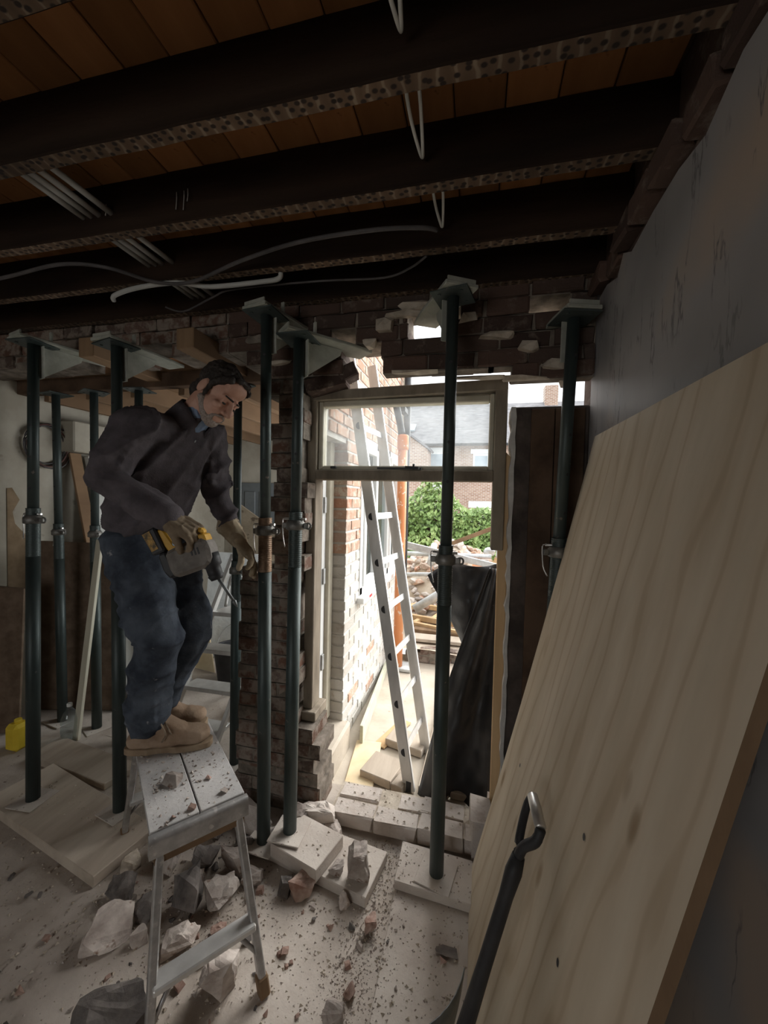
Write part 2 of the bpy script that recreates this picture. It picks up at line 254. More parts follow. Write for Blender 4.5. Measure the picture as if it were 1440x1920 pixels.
def sweep(bm, pts, r, n=8, sub=4):
    """smooth tube through the points"""
    P = [V(p) for p in pts]; Q = []
    for i in range(len(P) - 1):
        a, b, c, d = P[max(i - 1, 0)], P[i], P[i + 1], P[min(i + 2, len(P) - 1)]
        for k in range(sub):
            u = k / sub; Q.append(0.5 * ((2 * b) + (c - a) * u + (2 * a - 5 * b + 4 * c - d) * u * u + (3 * b - a - 3 * c + d) * u ** 3))
    Q.append(P[-1]); rings = []
    rf = r if callable(r) else (lambda u: r)
    for i, q in enumerate(Q):
        d = Q[min(i + 1, len(Q) - 1)] - Q[max(i - 1, 0)]; mx = frame_of(q, d, (0.13, 0.21, 0.97)); rr = rf(i / (len(Q) - 1))
        rings.append([bm.verts.new(mx @ V((rr * cos(2 * pi * k / n), rr * sin(2 * pi * k / n), 0))) for k in range(n)])
    for a, b in zip(rings, rings[1:]):
        for k in range(n):
            f = bm.faces.new((a[k], a[(k + 1) % n], b[(k + 1) % n], b[k])); f.smooth = True
    bm.faces.new(rings[0][::-1]); bm.faces.new(rings[-1])
def prism(bm, poly, ext, mx=I4, bev=0.0):
    """polygon (list of 3-D points) extruded by the vector ext"""
    tmp = bmesh.new(); e = V(ext); a = [tmp.verts.new(V(p)) for p in poly]; b = [tmp.verts.new(V(p) + e) for p in poly]; n = len(poly)
    tmp.faces.new(a[::-1]); tmp.faces.new(b)
    for i in range(n): tmp.faces.new((a[i], a[(i + 1) % n], b[(i + 1) % n], b[i]))
    bmesh.ops.recalc_face_normals(tmp, faces=tmp.faces[:])
    if bev: bmesh.ops.bevel(tmp, geom=tmp.edges[:], offset=bev, segments=1, affect='EDGES')
    add(bm, tmp, mx)
def hull(bm, pts, mx=I4):
    tmp = bmesh.new()
    for p in pts: tmp.verts.new(V(p))
    bmesh.ops.convex_hull(tmp, input=tmp.verts[:], use_existing_faces=False)
    bmesh.ops.delete(tmp, geom=[v for v in tmp.verts if not v.link_faces], context='VERTS'); add(bm, tmp, mx)
def rock_bm(rng, s, n=16, cuts=0.25):
    bm = bmesh.new(); pts = []
    for i in range(n):
        p = V((rng.uniform(-1, 1), rng.uniform(-1, 1), rng.uniform(-1, 1)))
        k = max(abs(p.x), abs(p.y), abs(p.z)); p = p / k * rng.uniform(1 - cuts, 1); pts.append(V((p.x * s[0], p.y * s[1], p.z * s[2])) / 2)
    z0 = min(p.z for p in pts); low = sorted(pts, key=lambda p: p.z)[:4]
    for p in low: p.z = z0
    for p in pts: p.z -= z0
    hull(bm, pts); return bm
def obj(name, bm, material, parent=None, kind=None, smooth=None, normals=True):
    if normals: bmesh.ops.recalc_face_normals(bm, faces=bm.faces[:])
    me = bpy.data.meshes.new(name); bm.to_mesh(me); bm.free()
    if smooth is not None:
        for p in me.polygons: p.use_smooth = smooth
    ms = material if isinstance(material, (list, tuple)) else [material]
    for q in ms: me.materials.append(MT[q] if isinstance(q, str) else q)
    o = bpy.data.objects.new(name, me); COL.objects.link(o)
    if parent: o.parent = parent; o.matrix_parent_inverse = M.Translation(-world_loc(parent))
    if kind: o['kind'] = kind
    return o
def world_loc(o): return V(o.get('_l', (0, 0, 0)))
def thing(name, label, cat, loc=(0, 0, 0), group=None):
    o = bpy.data.objects.new(name, None); o.empty_display_size = 0.1; COL.objects.link(o); o.location = loc; o['_l'] = tuple(loc)
    return tag(o, label, cat, group)
def tag(o, label, cat, group=None):
    o['label'] = label; o['category'] = cat
    if group: o['group'] = group
    return o
def single(name, bm, material, label, cat, group=None, smooth=None):
    """a thing that is one mesh; its origin goes to its base"""
    o = obj(name, bm, material, smooth=smooth); c = [V(v.co) for v in o.data.vertices]
    base = V(((min(v.x for v in c) + max(v.x for v in c)) / 2, (min(v.y for v in c) + max(v.y for v in c)) / 2, min(v.z for v in c)))
    o.data.transform(M.Translation(-base)); o.location = base; o['_l'] = tuple(base); return tag(o, label, cat, group)
def inst(me, name, parent, mx):
    o = bpy.data.objects.new(name, me); COL.objects.link(o); o.parent = parent; o.matrix_parent_inverse = M.Translation(-world_loc(parent)); o.matrix_basis = mx; return o
def copy_tree(o, parent=None):
    c = o.copy(); COL.objects.link(c)
    if parent: c.parent = parent
    for ch in [k for k in o.children]: copy_tree(ch, c)
    return c
def mesh_of(name, bm, material):
    bmesh.ops.recalc_face_normals(bm, faces=bm.faces[:]); me = bpy.data.meshes.new(name); bm.to_mesh(me); bm.free(); me.materials.append(MT[material]); return me
RNG = random.Random(7)
def brick_mesh(material, sx, sy, sz, jit=0.004, bev=0.006, seed=0):
    r = random.Random(seed); bm = bmesh.new(); box(bm, (0, 0, 0), (sx, sy, sz), I4, bev)
    for v in bm.verts: v.co += V((r.uniform(-jit, jit), r.uniform(-jit, jit), r.uniform(-jit, jit)))
    return mesh_of('brick', bm, material)
_BM = {}
def brick(parent, c, s, material, rot=0.0, jit=0.004, tilt=0.0):
    key = (material, tuple(round(x, 2) for x in s), RNG.randrange(3))
    if key not in _BM: _BM[key] = brick_mesh(material, *key[1], jit=jit, seed=key[2], bev=0.003 if jit < 0.003 else 0.006)
    return inst(_BM[key], 'brick', parent, M.Translation(V(c)) @ Euler((0, tilt, rot)).to_matrix().to_4x4())
# ================================================================== THE SETTING
def struct(name, bm, m, **k): return obj(name, bm, m, kind='structure', **k)
# floor of the room: a dusty slab, slightly uneven near the middle
bm = bmesh.new(); bmesh.ops.create_grid(bm, x_segments=90, y_segments=72, size=0.5)
for v in bm.verts:
    x, y = -1.75 + v.co.x * 5.0, -0.3 + v.co.y * 4.7
    h = 0.010 * noise.noise(V((x * 3, y * 3, 0))) + 0.006 * noise.noise(V((x * 11, y * 11, 3))); v.co = V((x, y, min(h, 0.0)))
for f in bm.faces: f.smooth = True
floor = struct('floor', bm, 'floor', normals=False)
bm = bmesh.new(); box2(bm, (-4.3, 2.05, -0.2), (-0.88, 4.5, 0.0)); struct('floor_extension', bm, 'floor')
# a large dusty sheet laid on the floor under the ladder-side prop
bm = bmesh.new(); prism(bm, [(-0.285, 1.56, 0), (-0.24, -0.6, 0), (0.44, -0.6, 0), (0.44, 1.56, 0)], (0, 0, 0.012), bev=0.002)
single('floor_protection_sheet', bm, 'board_dust', 'dust-covered flat sheet lying on the floor beside the leaning plywood', 'sheet')
# side wall, skimmed grey, with a ragged brick edge above the skim
bm = bmesh.new(); box2(bm, (0.485, -2.5, 0), (0.72, 2.03, 2.80)); wall_r = struct('wall_right', bm, 'brick_dark')
bm = bmesh.new(); rr_ = random.Random(3); pts = [(0.470, -2.5, 0.0), (0.470, 1.86, 0.0), (0.470, 1.86, 2.44)]; y = 1.86
while y > -2.3: y -= rr_.uniform(0.05, 0.16); pts.append((0.470, y, 2.50 + rr_.uniform(-0.035, 0.035)))
prism(bm, pts, (0.016, 0, 0)); obj('plaster_skim', bm, 'skim', wall_r)
for i in range(30):
    y0 = 1.74 - i * 0.145; z0 = 2.56 + RNG.uniform(-0.01, 0.01); brick(wall_r, (0.468 + RNG.uniform(-0.012, 0.02), y0, z0), (0.06, 0.13, 0.07), 'brick_dark', 0, 0.006)
bm = bmesh.new(); box2(bm, (-4.2, -2.5, 0), (-4.0, 1.80, 2.80)); struct('wall_left', bm, 'plaster_cream')
# front wall behind the camera, with an unseen opening added to let in fill light
bm = bmesh.new(); box2(bm, (-4.0, -2.7, 0), (-2.5, -2.5, 2.8)); box2(bm, (-0.7, -2.7, 0), (0.5, -2.5, 2.8)); box2(bm, (-2.5, -2.7, 0), (-0.7, -2.5, 0.8)); box2(bm, (-2.5, -2.7, 2.15), (-0.7, -2.5, 2.8))
struct('wall_front', bm, 'plaster_cream')
# ceiling: the slab of the room above, floorboards and joists seen from below
bm = bmesh.new(); box2(bm, (-4.2, -2.7, 2.80), (0.72, 2.03, 2.90)); ceil = struct('ceiling', bm, 'timber_dark')
bm = bmesh.new(); box(bm, (0, 0, 0), (0.138, 4.6, 0.02), I4, 0.003); bme = mesh_of('floorboard', bm, 'boards')
for i in range(32): inst(bme, 'floorboard', ceil, M.Translation((0.40 - i * 0.142, -0.45, 2.787 + RNG.uniform(-0.003, 0.003))))
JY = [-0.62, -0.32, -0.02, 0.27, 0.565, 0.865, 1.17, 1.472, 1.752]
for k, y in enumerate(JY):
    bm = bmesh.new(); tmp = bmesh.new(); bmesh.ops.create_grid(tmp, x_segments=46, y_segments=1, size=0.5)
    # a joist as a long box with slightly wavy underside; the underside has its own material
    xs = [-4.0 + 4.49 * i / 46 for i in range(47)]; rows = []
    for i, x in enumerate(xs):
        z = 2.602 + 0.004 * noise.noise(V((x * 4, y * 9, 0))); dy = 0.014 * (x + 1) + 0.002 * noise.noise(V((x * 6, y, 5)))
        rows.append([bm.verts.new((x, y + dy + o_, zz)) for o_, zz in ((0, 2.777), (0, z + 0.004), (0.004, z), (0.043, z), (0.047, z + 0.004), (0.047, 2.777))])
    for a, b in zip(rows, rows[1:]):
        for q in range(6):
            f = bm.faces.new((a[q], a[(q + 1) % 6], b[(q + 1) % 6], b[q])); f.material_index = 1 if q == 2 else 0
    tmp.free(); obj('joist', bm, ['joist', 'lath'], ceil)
# frayed old plaster hanging from two joists
for x, y in ((-1.05, 1.165), (-1.02, 1.165), (-1.0, 1.16), (-1.35, 1.16), (-0.45, 1.21), (-1.19, 1.2)):
    bm = bmesh.new(); sweep(bm, [(x, y, 2.70), (x + 0.004, y - 0.004, 2.675), (x, y - 0.003, 2.63 + RNG.uniform(0, 0.03))], 0.0016, 4); obj('plaster_thread', bm, 'conduit', ceil)

# rear wall of the house: what is left of its brickwork, brick by brick
bm = bmesh.new(); box2(bm, (-4.2, 1.84, 2.63), (0.72, 2.03, 4.6)); box2(bm, (-4.2, 1.83, 0.0), (-3.36, 2.0, 2.63)); wall_b = struct('wall_back', bm, 'mortar')
def course(parent, z, x0, x1, y, depth, material, h=0.066, ln=0.215, jit=0.010, off=0.0, core=True, cm='mortar'):
    x = x0 - off
    while x < x1 - 0.02:
        a, b = max(x, x0), min(x + ln, x1)
        if b - a > 0.03: brick(parent, ((a + b) / 2, y + depth / 2 + RNG.uniform(-jit, jit), z + h / 2), (b - a - 0.009, depth, h), material, RNG.uniform(-0.02, 0.02))
        x += ln + 0.004
    if core: return (x0, x1, z)
segs = []
def crs(z, x0, x1, depth, material='brick_dark', off=0.0, y=1.80):
    course(wall_b, z, x0, x1, y, depth, material, off=off); segs.append((z, x0, x1, y, depth))
# above the fanlight
crs(2.255, -0.46, 0.06, 0.10); crs(2.255, 0.03, 0.47, 0.10, off=0.05); crs(2.195, 0.13, 0.47, 0.09, off=0.1); crs(2.405, -1.3, -1.05, 0.2); crs(2.33, -1.2, -1.04, 0.2); crs(2.48, -1.3, -0.92, 0.2, off=0.1); crs(2.33, -0.47, 0.47, 0.10, off=0.11); crs(2.405, -0.60, -0.335, 0.20); crs(2.405, -0.165, 0.47, 0.20, off=0.05)
crs(2.48, -0.92, -0.34, 0.20, off=0.11); crs(2.48, -0.10, 0.20, 0.20, off=0.11); crs(2.48, 0.36, 0.47, 0.20); crs(2.553, -1.3, 0.47, 0.20, off=0.03)
crs(2.405, -1.05, -0.72, 0.20); crs(2.33, -1.04, -0.665, 0.20, off=0.1); crs(2.26, -1.04, -0.655, 0.18)
# above the wide opening on the stool side
crs(2.553, -3.4, -1.3, 0.20, 'brick_pier', 0.1); crs(2.48, -3.4, -1.3, 0.20, 'brick_pier')
for a, b in ((-3.4, -2.32), (-2.05, -1.9), (-1.66, -1.3)): crs(2.405, a, b, 0.20, 'brick_pier', 0.06)
# rotated leftovers hanging under the gap and the flat arch
brick(wall_b, (-0.76, 1.86, 2.225), (0.215, 0.10, 0.066), 'brick_dark', 0.1, tilt=-0.22); brick(wall_b, (-0.655, 1.87, 2.275), (0.10, 0.10, 0.066), 'brick_dark', 0.3, tilt=-0.5)
# pier between the two openings, toothed where bricks were knocked out
z = 0.0; i = 0
while z < 2.26:
    if z < 1.27: x0, x1 = (-1.225, -0.76 - 0.05 * (z > 0.3)) if z < 0.42 else (-1.215, -0.895)
    else: x0, x1 = -1.05, -0.86
    x0 += RNG.uniform(-0.012, 0.012) if z < 1.2 else RNG.uniform(-0.05, 0.05); x1 += RNG.uniform(-0.03, 0.03)
    course(wall_b, z, x0, x1, 1.80, 0.21, 'brick_pier', off=0.11 * (i % 2), jit=0.004); segs.append((z, x0, x1, 1.792, 0.226)); z += 0.075; i += 1
bm = bmesh.new()
for z, x0, x1, y, d in segs: box2(bm, (x0 + 0.003, y + 0.013, z - 0.006), (x1 - 0.003, y + d - 0.012, z + 0.0725))
obj('mortar_core', bm, 'mortar', wall_b)
# pale freshly broken edges
for c, s, r in (((-0.27, 1.80, 2.553), (0.25, 0.05, 0.04), 1), ((0.06, 1.795, 2.385), (0.16, 0.05, 0.035), 2), ((-0.06, 1.795, 2.47), (0.10, 0.05, 0.04), 3), ((-0.45, 1.80, 2.475), (0.09, 0.06, 0.07), 4), ((0.20, 1.795, 2.325), (0.10, 0.06, 0.05), 5),
                ((-0.36, 1.80, 2.515), (0.20, 0.05, 0.03), 6), ((0.30, 1.80, 2.245), (0.10, 0.06, 0.05), 7), ((0.37, 1.86, 2.20), (0.07, 0.05, 0.07), 8), ((-0.98, 1.80, 2.325), (0.15, 0.07, 0.03), 9), ((-0.52, 1.80, 2.39), (0.08, 0.06, 0.04), 10),
                ((-0.02, 1.80, 2.205), (0.30, 0.05, 0.018), 11), ((0.20, 1.80, 2.195), (0.22, 0.06, 0.02), 12), ((-0.30, 1.80, 2.245), (0.22, 0.07, 0.02), 13), ((-2.62, 1.79, 2.40), (0.3, 0.05, 0.05), 14), ((-2.1, 1.79, 2.47), (0.14, 0.05, 0.06), 15), ((-1.45, 1.79, 2.47), (0.18, 0.05, 0.05), 16), ((-1.1, 1.79, 2.45), (0.2, 0.05, 0.04), 17)):
    bm = rock_bm(random.Random(r), s, 18); bm.transform(M.Translation(V(c) - V((0, 0, s[2] / 2)))); obj('broken_mortar', bm, 'mortar_pale' if r not in (14, 15, 16, 17) else 'mortar', wall_b)
# stub pier beside the skimmed wall: sooty plaster, a dark board on its face and a torn plaster edge
bm = bmesh.new(); box2(bm, (0.155, 1.875, 0), (0.475, 2.03, 2.085), 0.006); pier = struct('wall_stub', bm, 'plaster_dark')
for i, (a, b) in enumerate(((0.232, 0.330), (0.333, 0.455))):
    bm = bmesh.new(); prism(bm, [(a, 1.855, 0.05), (b, 1.855, 0.05), (b - 0.003, 1.855, 2.07), (a - 0.002, 1.855, 2.07)], (0, 0.02, 0), bev=0.002); obj('board', bm, 'timber_dark', pier)
bm = bmesh.new(); rr_ = random.Random(11); pl, pr = [], []
for i in range(46):
    z = i * 0.0463; pl.append((0.146 + rr_.uniform(-0.006, 0.006), 1.866, z)); pr.append((0.163 + rr_.uniform(-0.003, 0.004), 1.866, z))
prism(bm, pl + pr[::-1], (0, 0.14, 0)); obj('torn_plaster_edge', bm, 'white_mortar', pier)
# ------------------------------------------------------------------ threshold of bricks, what remains of the wall under the frame
bm = bmesh.new(); box2(bm, (-0.67, 1.785, -0.05), (0.20, 1.985, 0.075)); sill = struct('trim_threshold', bm, 'mortar_pale')
x = -0.66; k = 0
while x < 0.02:
    brick(sill, (x + 0.107, 1.815 + RNG.uniform(-0.004, 0.004), 0.05), (0.213, 0.105, 0.075), 'brick_sill', RNG.uniform(-0.012, 0.012), 0.006)
    brick(sill, (x + 0.107 + 0.1 * (k % 2), 1.922 + RNG.uniform(-0.004, 0.004), 0.05), (0.213, 0.105, 0.075), 'brick_sill', RNG.uniform(-0.012, 0.012), 0.006); x += 0.217; k += 1
brick(sill, (0.065, 1.82, 0.115), (0.10, 0.17, 0.17), 'brick_sill', 0.1, 0.010); brick(sill, (0.14, 1.90, 0.09), (0.10, 0.2, 0.15), 'brick_pier', -0.1, 0.010)
# ------------------------------------------------------------------ fanlight frame
bm = bmesh.new(); fr = None
win = bpy.data.objects.new('window_1', None); COL.objects.link(win); win.location = (-0.38, 1.95, 2.0); win['_l'] = (-0.38, 1.95, 2.0); win['kind'] = 'structure'
def fpart(name, lo, hi, m, parent=win, bev=0.004):
    bm = bmesh.new(); box2(bm, lo, hi, bev); return obj(name, bm, m, parent)
fpart('jamb', (-0.885, 1.90, 0.50), (-0.832, 2.0, 2.215), 'frame_wood'); fpart('jamb', (0.072, 1.90, 1.415), (0.128, 2.0, 2.225), 'frame_wood')
bm = bmesh.new(); prism(bm, [(-0.885, 1.895, 2.155), (0.128, 1.895, 2.172), (0.128, 1.895, 2.225), (-0.885, 1.895, 2.205)], (0, 0.11, 0), bev=0.004); obj('head', bm, 'frame_wood', win)
fpart('transom', (-0.832, 1.895, 1.742), (0.072, 2.0, 1.795), 'frame_wood')
fpart('sill_block', (-0.89, 1.87, 0.45), (-0.80, 2.03, 0.50), 'frame_wood')
for lo, hi in (((-0.832, 1.925, 1.795), (-0.806, 1.985, 2.157)), ((0.048, 1.925, 1.795), (0.072, 1.985, 2.165)), ((-0.806, 1.925, 1.795), (0.048, 1.985, 1.818)), ((-0.806, 1.925, 2.128), (0.048, 1.985, 2.16))):
    fpart('sash_rail', lo, hi, 'frame_cream', bev=0.005)
fpart('pane', (-0.806, 1.955, 1.818), (0.048, 1.959, 2.128), 'glass', bev=0)
bm = bmesh.new(); bar(bm, (-0.50, 1.915, 1.805), (-0.27, 1.90, 1.802), 0.012, 0.008); bar(bm, (-0.35, 1.905, 1.81), (-0.28, 1.885, 1.803), 0.02, 0.012); rod(bm, (-0.31, 1.90, 1.797), (-0.31, 1.90, 1.825), 0.006); obj('casement_stay', bm, 'pipe_black', win)
bm = bmesh.new(); bar(bm, (-0.755, 1.915, 1.808), (-0.725, 1.915, 1.808), 0.012, 0.012); obj('catch', bm, 'pipe_black', win)
bm = bmesh.new(); prism(bm, [(0.108, 1.915, 0.02), (0.153, 1.915, 0.02), (0.150, 1.915, 1.86), (0.128, 1.915, 1.885), (0.104, 1.915, 1.86)], (0, 0.045, 0), bev=0.003); st = obj('timber_stud', bm, 'timber_new'); st['kind'] = 'structure'; st.name = 'trim_stud'

# ------------------------------------------------------------------ the extension: side wall to the yard, its own room behind the props
XW = -0.82
bm = bmesh.new(); YW0, YW1 = 2.37, 4.18
w0, w1, wz0, wz1 = 2.68, 4.00, 0.93, 2.10
box2(bm, (XW - 0.10, YW0 + 0.01, 0), (XW - 0.005, w0, 3.5)); box2(bm, (XW - 0.10, w1, 0), (XW - 0.005, YW1 - 0.01, 3.5)); box2(bm, (XW - 0.10, w0, 0), (XW - 0.005, w1, wz0)); box2(bm, (XW - 0.10, w0, wz1), (XW - 0.005, w1, 3.5))
box2(bm, (XW - 0.10, 1.98, 2.0), (XW - 0.012, YW0 + 0.01, 3.5))
wall_y = struct('wall_yard', bm, 'white_mortar')
z = 0.005; k = 0
while z < 3.3:
    y = (YW0 if z < 2.0 else 2.06) - (0.11 if k % 2 else 0)
    while y < YW1 - 0.02:
        a, b = max(y, YW0 if z < 2.0 else 2.06), min(y + 0.215, YW1)
        for p, q in ([(a, b)] if z + 0.03 < wz0 or z + 0.03 > wz1 else [(a, min(b, w0)), (max(a, w1), b)]):
            if q - p > 0.04:
                mtl = 'brick_white' if z < 1.24 and RNG.random() > (0.02 if z > 0.3 else 0.16) else 'brick_red'
                brick(wall_y, (XW - 0.049 + RNG.uniform(-0.0012, 0.0012), (p + q) / 2, z + 0.0325), (0.10, q - p - 0.008, 0.064), mtl, 0, 0.0022)
        y += 0.225
    z += 0.075; k += 1
bm = bmesh.new(); box2(bm, (XW - 0.08, w0 - 0.05, wz0 - 0.045), (XW + 0.055, w1 + 0.05, wz0), 0.006); obj('window_sill', bm, 'pvc_white', wall_y)
bm = bmesh.new(); box2(bm, (XW + 0.05, w0 + 0.1, wz0 - 0.03), (XW + 0.058, w0 + 0.17, wz0 - 0.012)); obj('red_tape', bm, mat('red_tape', (0.6, 0.05, 0.05)), wall_y)
w2 = bpy.data.objects.new('window_2', None); COL.objects.link(w2); w2.location = (XW - 0.03, 3.3, wz0); w2['_l'] = tuple(w2.location); w2['kind'] = 'structure'
ym = [w0, w0 + 0.44, w0 + 0.88, w1]
for a in (w0, w0 + 0.42, w0 + 0.86, w1 - 0.06): fpart('frame', (XW - 0.055, a, wz0), (XW + 0.008, a + 0.06, wz1), 'pvc_white', w2)
for zz in (wz0, wz1 - 0.06): fpart('frame_rail', (XW - 0.055, w0, zz), (XW + 0.008, w1, zz + 0.06), 'pvc_white', w2)
for a, b in ((w0 + 0.08, w0 + 0.40), (w0 + 0.94, w1 - 0.08)):
    for c, d in ((a - 0.02, a + 0.03), (b - 0.03, b + 0.02)): fpart('sash', (XW - 0.02, c, wz0 + 0.06), (XW + 0.022, d, wz1 - 0.06), 'pvc_white', w2)
    for zz in (wz0 + 0.06, wz1 - 0.11): fpart('sash_rail', (XW - 0.02, a + 0.03, zz), (XW + 0.022, b - 0.03, zz + 0.05), 'pvc_white', w2)
for a, b in zip(ym, ym[1:]): fpart('pane', (XW - 0.022, a + 0.04, wz0 + 0.05), (XW - 0.018, b - 0.04, wz1 - 0.05), 'glass_clear', w2, 0)
# side door of the extension, standing in the reveal
d1 = bpy.data.objects.new('door_1', None); COL.objects.link(d1); d1.location = (-0.95, 2.2, 0.2); d1['_l'] = tuple(d1.location); d1['kind'] = 'structure'
fpart('door_frame', (-1.0, 2.295, 0.20), (-0.905, 2.365, 2.0), 'frame_cream', d1); fpart('door_frame', (-1.0, 1.99, 1.93), (-0.93, 2.36, 2.0), 'frame_cream', d1)
fpart('door_stile', (-0.985, 2.235, 0.22), (-0.93, 2.292, 1.94), 'pvc_white', d1); fpart('pane', (-0.965, 2.02, 0.40), (-0.958, 2.235, 1.9), 'glass_clear', d1, 0); fpart('door_panel', (-0.98, 2.02, 0.22), (-0.945, 2.235, 0.42), 'pvc_white', d1)
for zz in (0.55, 1.1, 1.55): fpart('hinge', (-0.935, 2.245, zz), (-0.918, 2.275, zz + 0.1), 'galv', d1, 0.002)
bm = bmesh.new(); box2(bm, (-1.0, 2.04, -0.02), (-0.77, 2.40, 0.17), 0.015); struct('trim_doorstep', bm, 'yard')
bm = bmesh.new(); prism(bm, [(-0.690, 2.42, 0.0), (-0.690, 2.42, 0.13), (-0.785, 3.55, 0.09), (-0.785, 3.55, 0.0)], (-0.022, 0, 0), bev=0.002)
single('timber_offcut', bm, mat('green_grey_timber', (0.44, 0.44, 0.34), (0.56, 0.55, 0.44), 7, 0.9), 'pale greenish board lying along the foot of the whitewashed wall', 'board')
# extension room: walls, ceiling with its joists
bm = bmesh.new(); box2(bm, (-3.35, 1.82, 0), (-3.2, 4.5, 2.45)); struct('wall_extension_side', bm, 'plaster_cream')
bm = bmesh.new(); box2(bm, (-3.35, 4.4, 0), (-0.82, 4.55, 3.4)); struct('wall_extension_end', bm, 'plaster_cream')
bm = bmesh.new(); box2(bm, (-3.35, 2.03, 2.42), (-0.92, 4.5, 2.5))
cx = struct('ceiling_extension', bm, 'timber_mid')
for i in range(6):
    for a, b in ((2.14, 4.4),):
        bm = bmesh.new(); box2(bm, (-3.05 + i * 0.38, a, 2.29), (-3.005 + i * 0.38, b, 2.42), 0.003); obj('joist', bm, 'timber_mid', cx)
bm = bmesh.new(); box2(bm, (-3.35, 2.07, 2.33), (-1.08, 2.14, 2.43), 0.004); obj('header_beam', bm, 'timber_dark', cx)
for x0, z0 in ((-2.07, 2.36), (-1.46, 2.36)):
    bm = bmesh.new(); box2(bm, (x0, 1.62, z0), (x0 + 0.10, 2.2, z0 + 0.10), 0.004); single('timber_needle', bm, 'timber_mid', 'square timber needle run through the wall above the head of the man' if x0 < -2 else 'short square timber needle beside the brick pier', 'beam')
bm = bmesh.new(); box2(bm, (-2.95, 4.37, 0), (-2.45, 4.40, 1.81), 0.004); d2 = struct('door_2', bm, 'door_grey')
for a, b, c, d in ((-2.88, -2.73, 1.0, 1.7), (-2.67, -2.52, 1.0, 1.7), (-2.88, -2.73, 0.2, 0.9), (-2.67, -2.52, 0.2, 0.9)): fpart('panel', (a, 4.355, c), (b, 4.372, d), 'door_grey', d2, 0.006)

# ------------------------------------------------------------------ yard ground, raised garden, ivy wall, the houses behind
bm = bmesh.new(); box2(bm, (-0.9, 2.0, -0.3), (4.5, 4.0, -0.005)); box2(bm, (-12, -9, -0.4), (0.72, -2.7, -0.3)); struct('ground_yard', bm, 'yard')
bm = bmesh.new(); bmesh.ops.create_grid(bm, x_segments=50, y_segments=60, size=0.5)
for v in bm.verts:
    x, y = 0.5 + v.co.x * 9, 8.0 + v.co.y * 8.4; v.co = V((x, y, 0.13 + 0.05 * noise.noise(V((x * 2, y * 2, 1))) - 0.02 * max(0, y - 5)))
for f in bm.faces: f.smooth = True
struct('ground_garden', bm, 'earth', normals=False)
bm = bmesh.new(); box2(bm, (-0.66, 3.83, -0.05), (1.6, 3.95, 0.10)); kerb = struct('trim_edging', bm, 'mortar')
for k in range(2):
    for i in range(8): brick(kerb, (-0.52 + i * 0.222 + 0.11 * k, 3.875, 0.035 + k * 0.075), (0.21, 0.10, 0.066), 'brick_pier', RNG.uniform(-0.05, 0.05), 0.008)
# ================================================================== STEEL PROPS
def steel_prop(label, base, top, collar, group='steel props holding up the brickwork', rusty=False, detail=True):
    """adjustable steel prop: base plate, outer tube with thread, nut with handle, inner tube, head plate"""
    base, top = V(base), V(top); L = (top - base).length; hc = (collar - base.z) / max(0.2, (top.z - base.z)) * L
    t = thing('steel_prop', label, 'prop', base, group)
    bm = bmesh.new(); box(bm, (0, 0, 0.003), (0.15, 0.15, 0.006), I4, 0.001); o = obj('base_plate', bm, 'board_dust'); parts = [o]
    bm = bmesh.new(); lathe(bm, [(0.0302, 0.006), (0.0302, hc - 0.19)], n=18); parts.append(obj('outer_tube', bm, 'prop'))
    prof = []; z = hc - 0.19
    while z < hc + 0.055: prof += [(0.0295, z), (0.0312, z + 0.003), (0.0295, z + 0.006)]; z += 0.009
    bm = bmesh.new(); lathe(bm, prof, n=18); parts.append(obj('thread', bm, 'prop_rust' if rusty else 'prop'))
    bm = bmesh.new(); lathe(bm, [(0.034, hc - 0.022), (0.042, hc - 0.018), (0.042, hc + 0.012), (0.036, hc + 0.016), (0.036, hc + 0.022)], n=18)
    for s in (-1, 1): box(bm, (s * 0.052, 0, hc - 0.003), (0.022, 0.014, 0.026), I4, 0.003); 
    nut = obj('collar_nut', bm, 'prop_nut'); parts.append(nut)
    bm = bmesh.new(); rr = 0.013
    sweep(bm, [(0.062 + rr * cos(a), 0, hc - 0.003 + rr * sin(a)) for a in [i * pi / 4 for i in range(9)]], 0.0045, 6, 2); parts.append(obj('handle_ring', bm, 'prop_nut'))
    bm = bmesh.new(); lathe(bm, [(0.0242, hc + 0.05), (0.0242, L - 0.006)], n=18)
    parts.append(obj('inner_tube', bm, 'prop'))
    if detail:
        z = hc + 0.16
        while z < L - 0.15:
            bm = bmesh.new(); lathe(bm, [(0.0065, -0.0248), (0.0065, 0.0248)], M.Translation((0, 0, z)) @ Euler((pi / 2, 0, 0.25)).to_matrix().to_4x4(), n=8); parts.append(obj('pin_hole', bm, 'black_plastic')); z += 0.16
        bm = bmesh.new(); rod(bm, (-0.055, 0.0, hc + 0.028), (0.05, 0, hc + 0.028), 0.006, n=6); sweep(bm, [(-0.055, 0, hc + 0.028), (-0.066, 0.004, hc + 0.02), (-0.06, 0.0, hc - 0.06), (-0.045, -0.012, hc - 0.10)], 0.0028, 5, 3); parts.append(obj('locking_pin', bm, 'steel_bright'))
    bm = bmesh.new(); box(bm, (0, 0, L - 0.003), (0.15, 0.15, 0.006), I4, 0.001)
    for sx in (-1, 1):
        for sy in (-1, 1): lathe(bm, [(0.007, L - 0.009), (0.007, L - 0.006)], M.Translation((sx * 0.045, sy * 0.045, 0)), n=8)
    parts.append(obj('head_plate', bm, 'prop'))
    q = V((0, 0, 1)).rotation_difference(top - base).to_matrix().to_4x4() @ M.Rotation(RNG.uniform(-0.5, 0.5), 4, 'Z')
    for p in parts: p.data.transform(q); p.parent = t
    return t
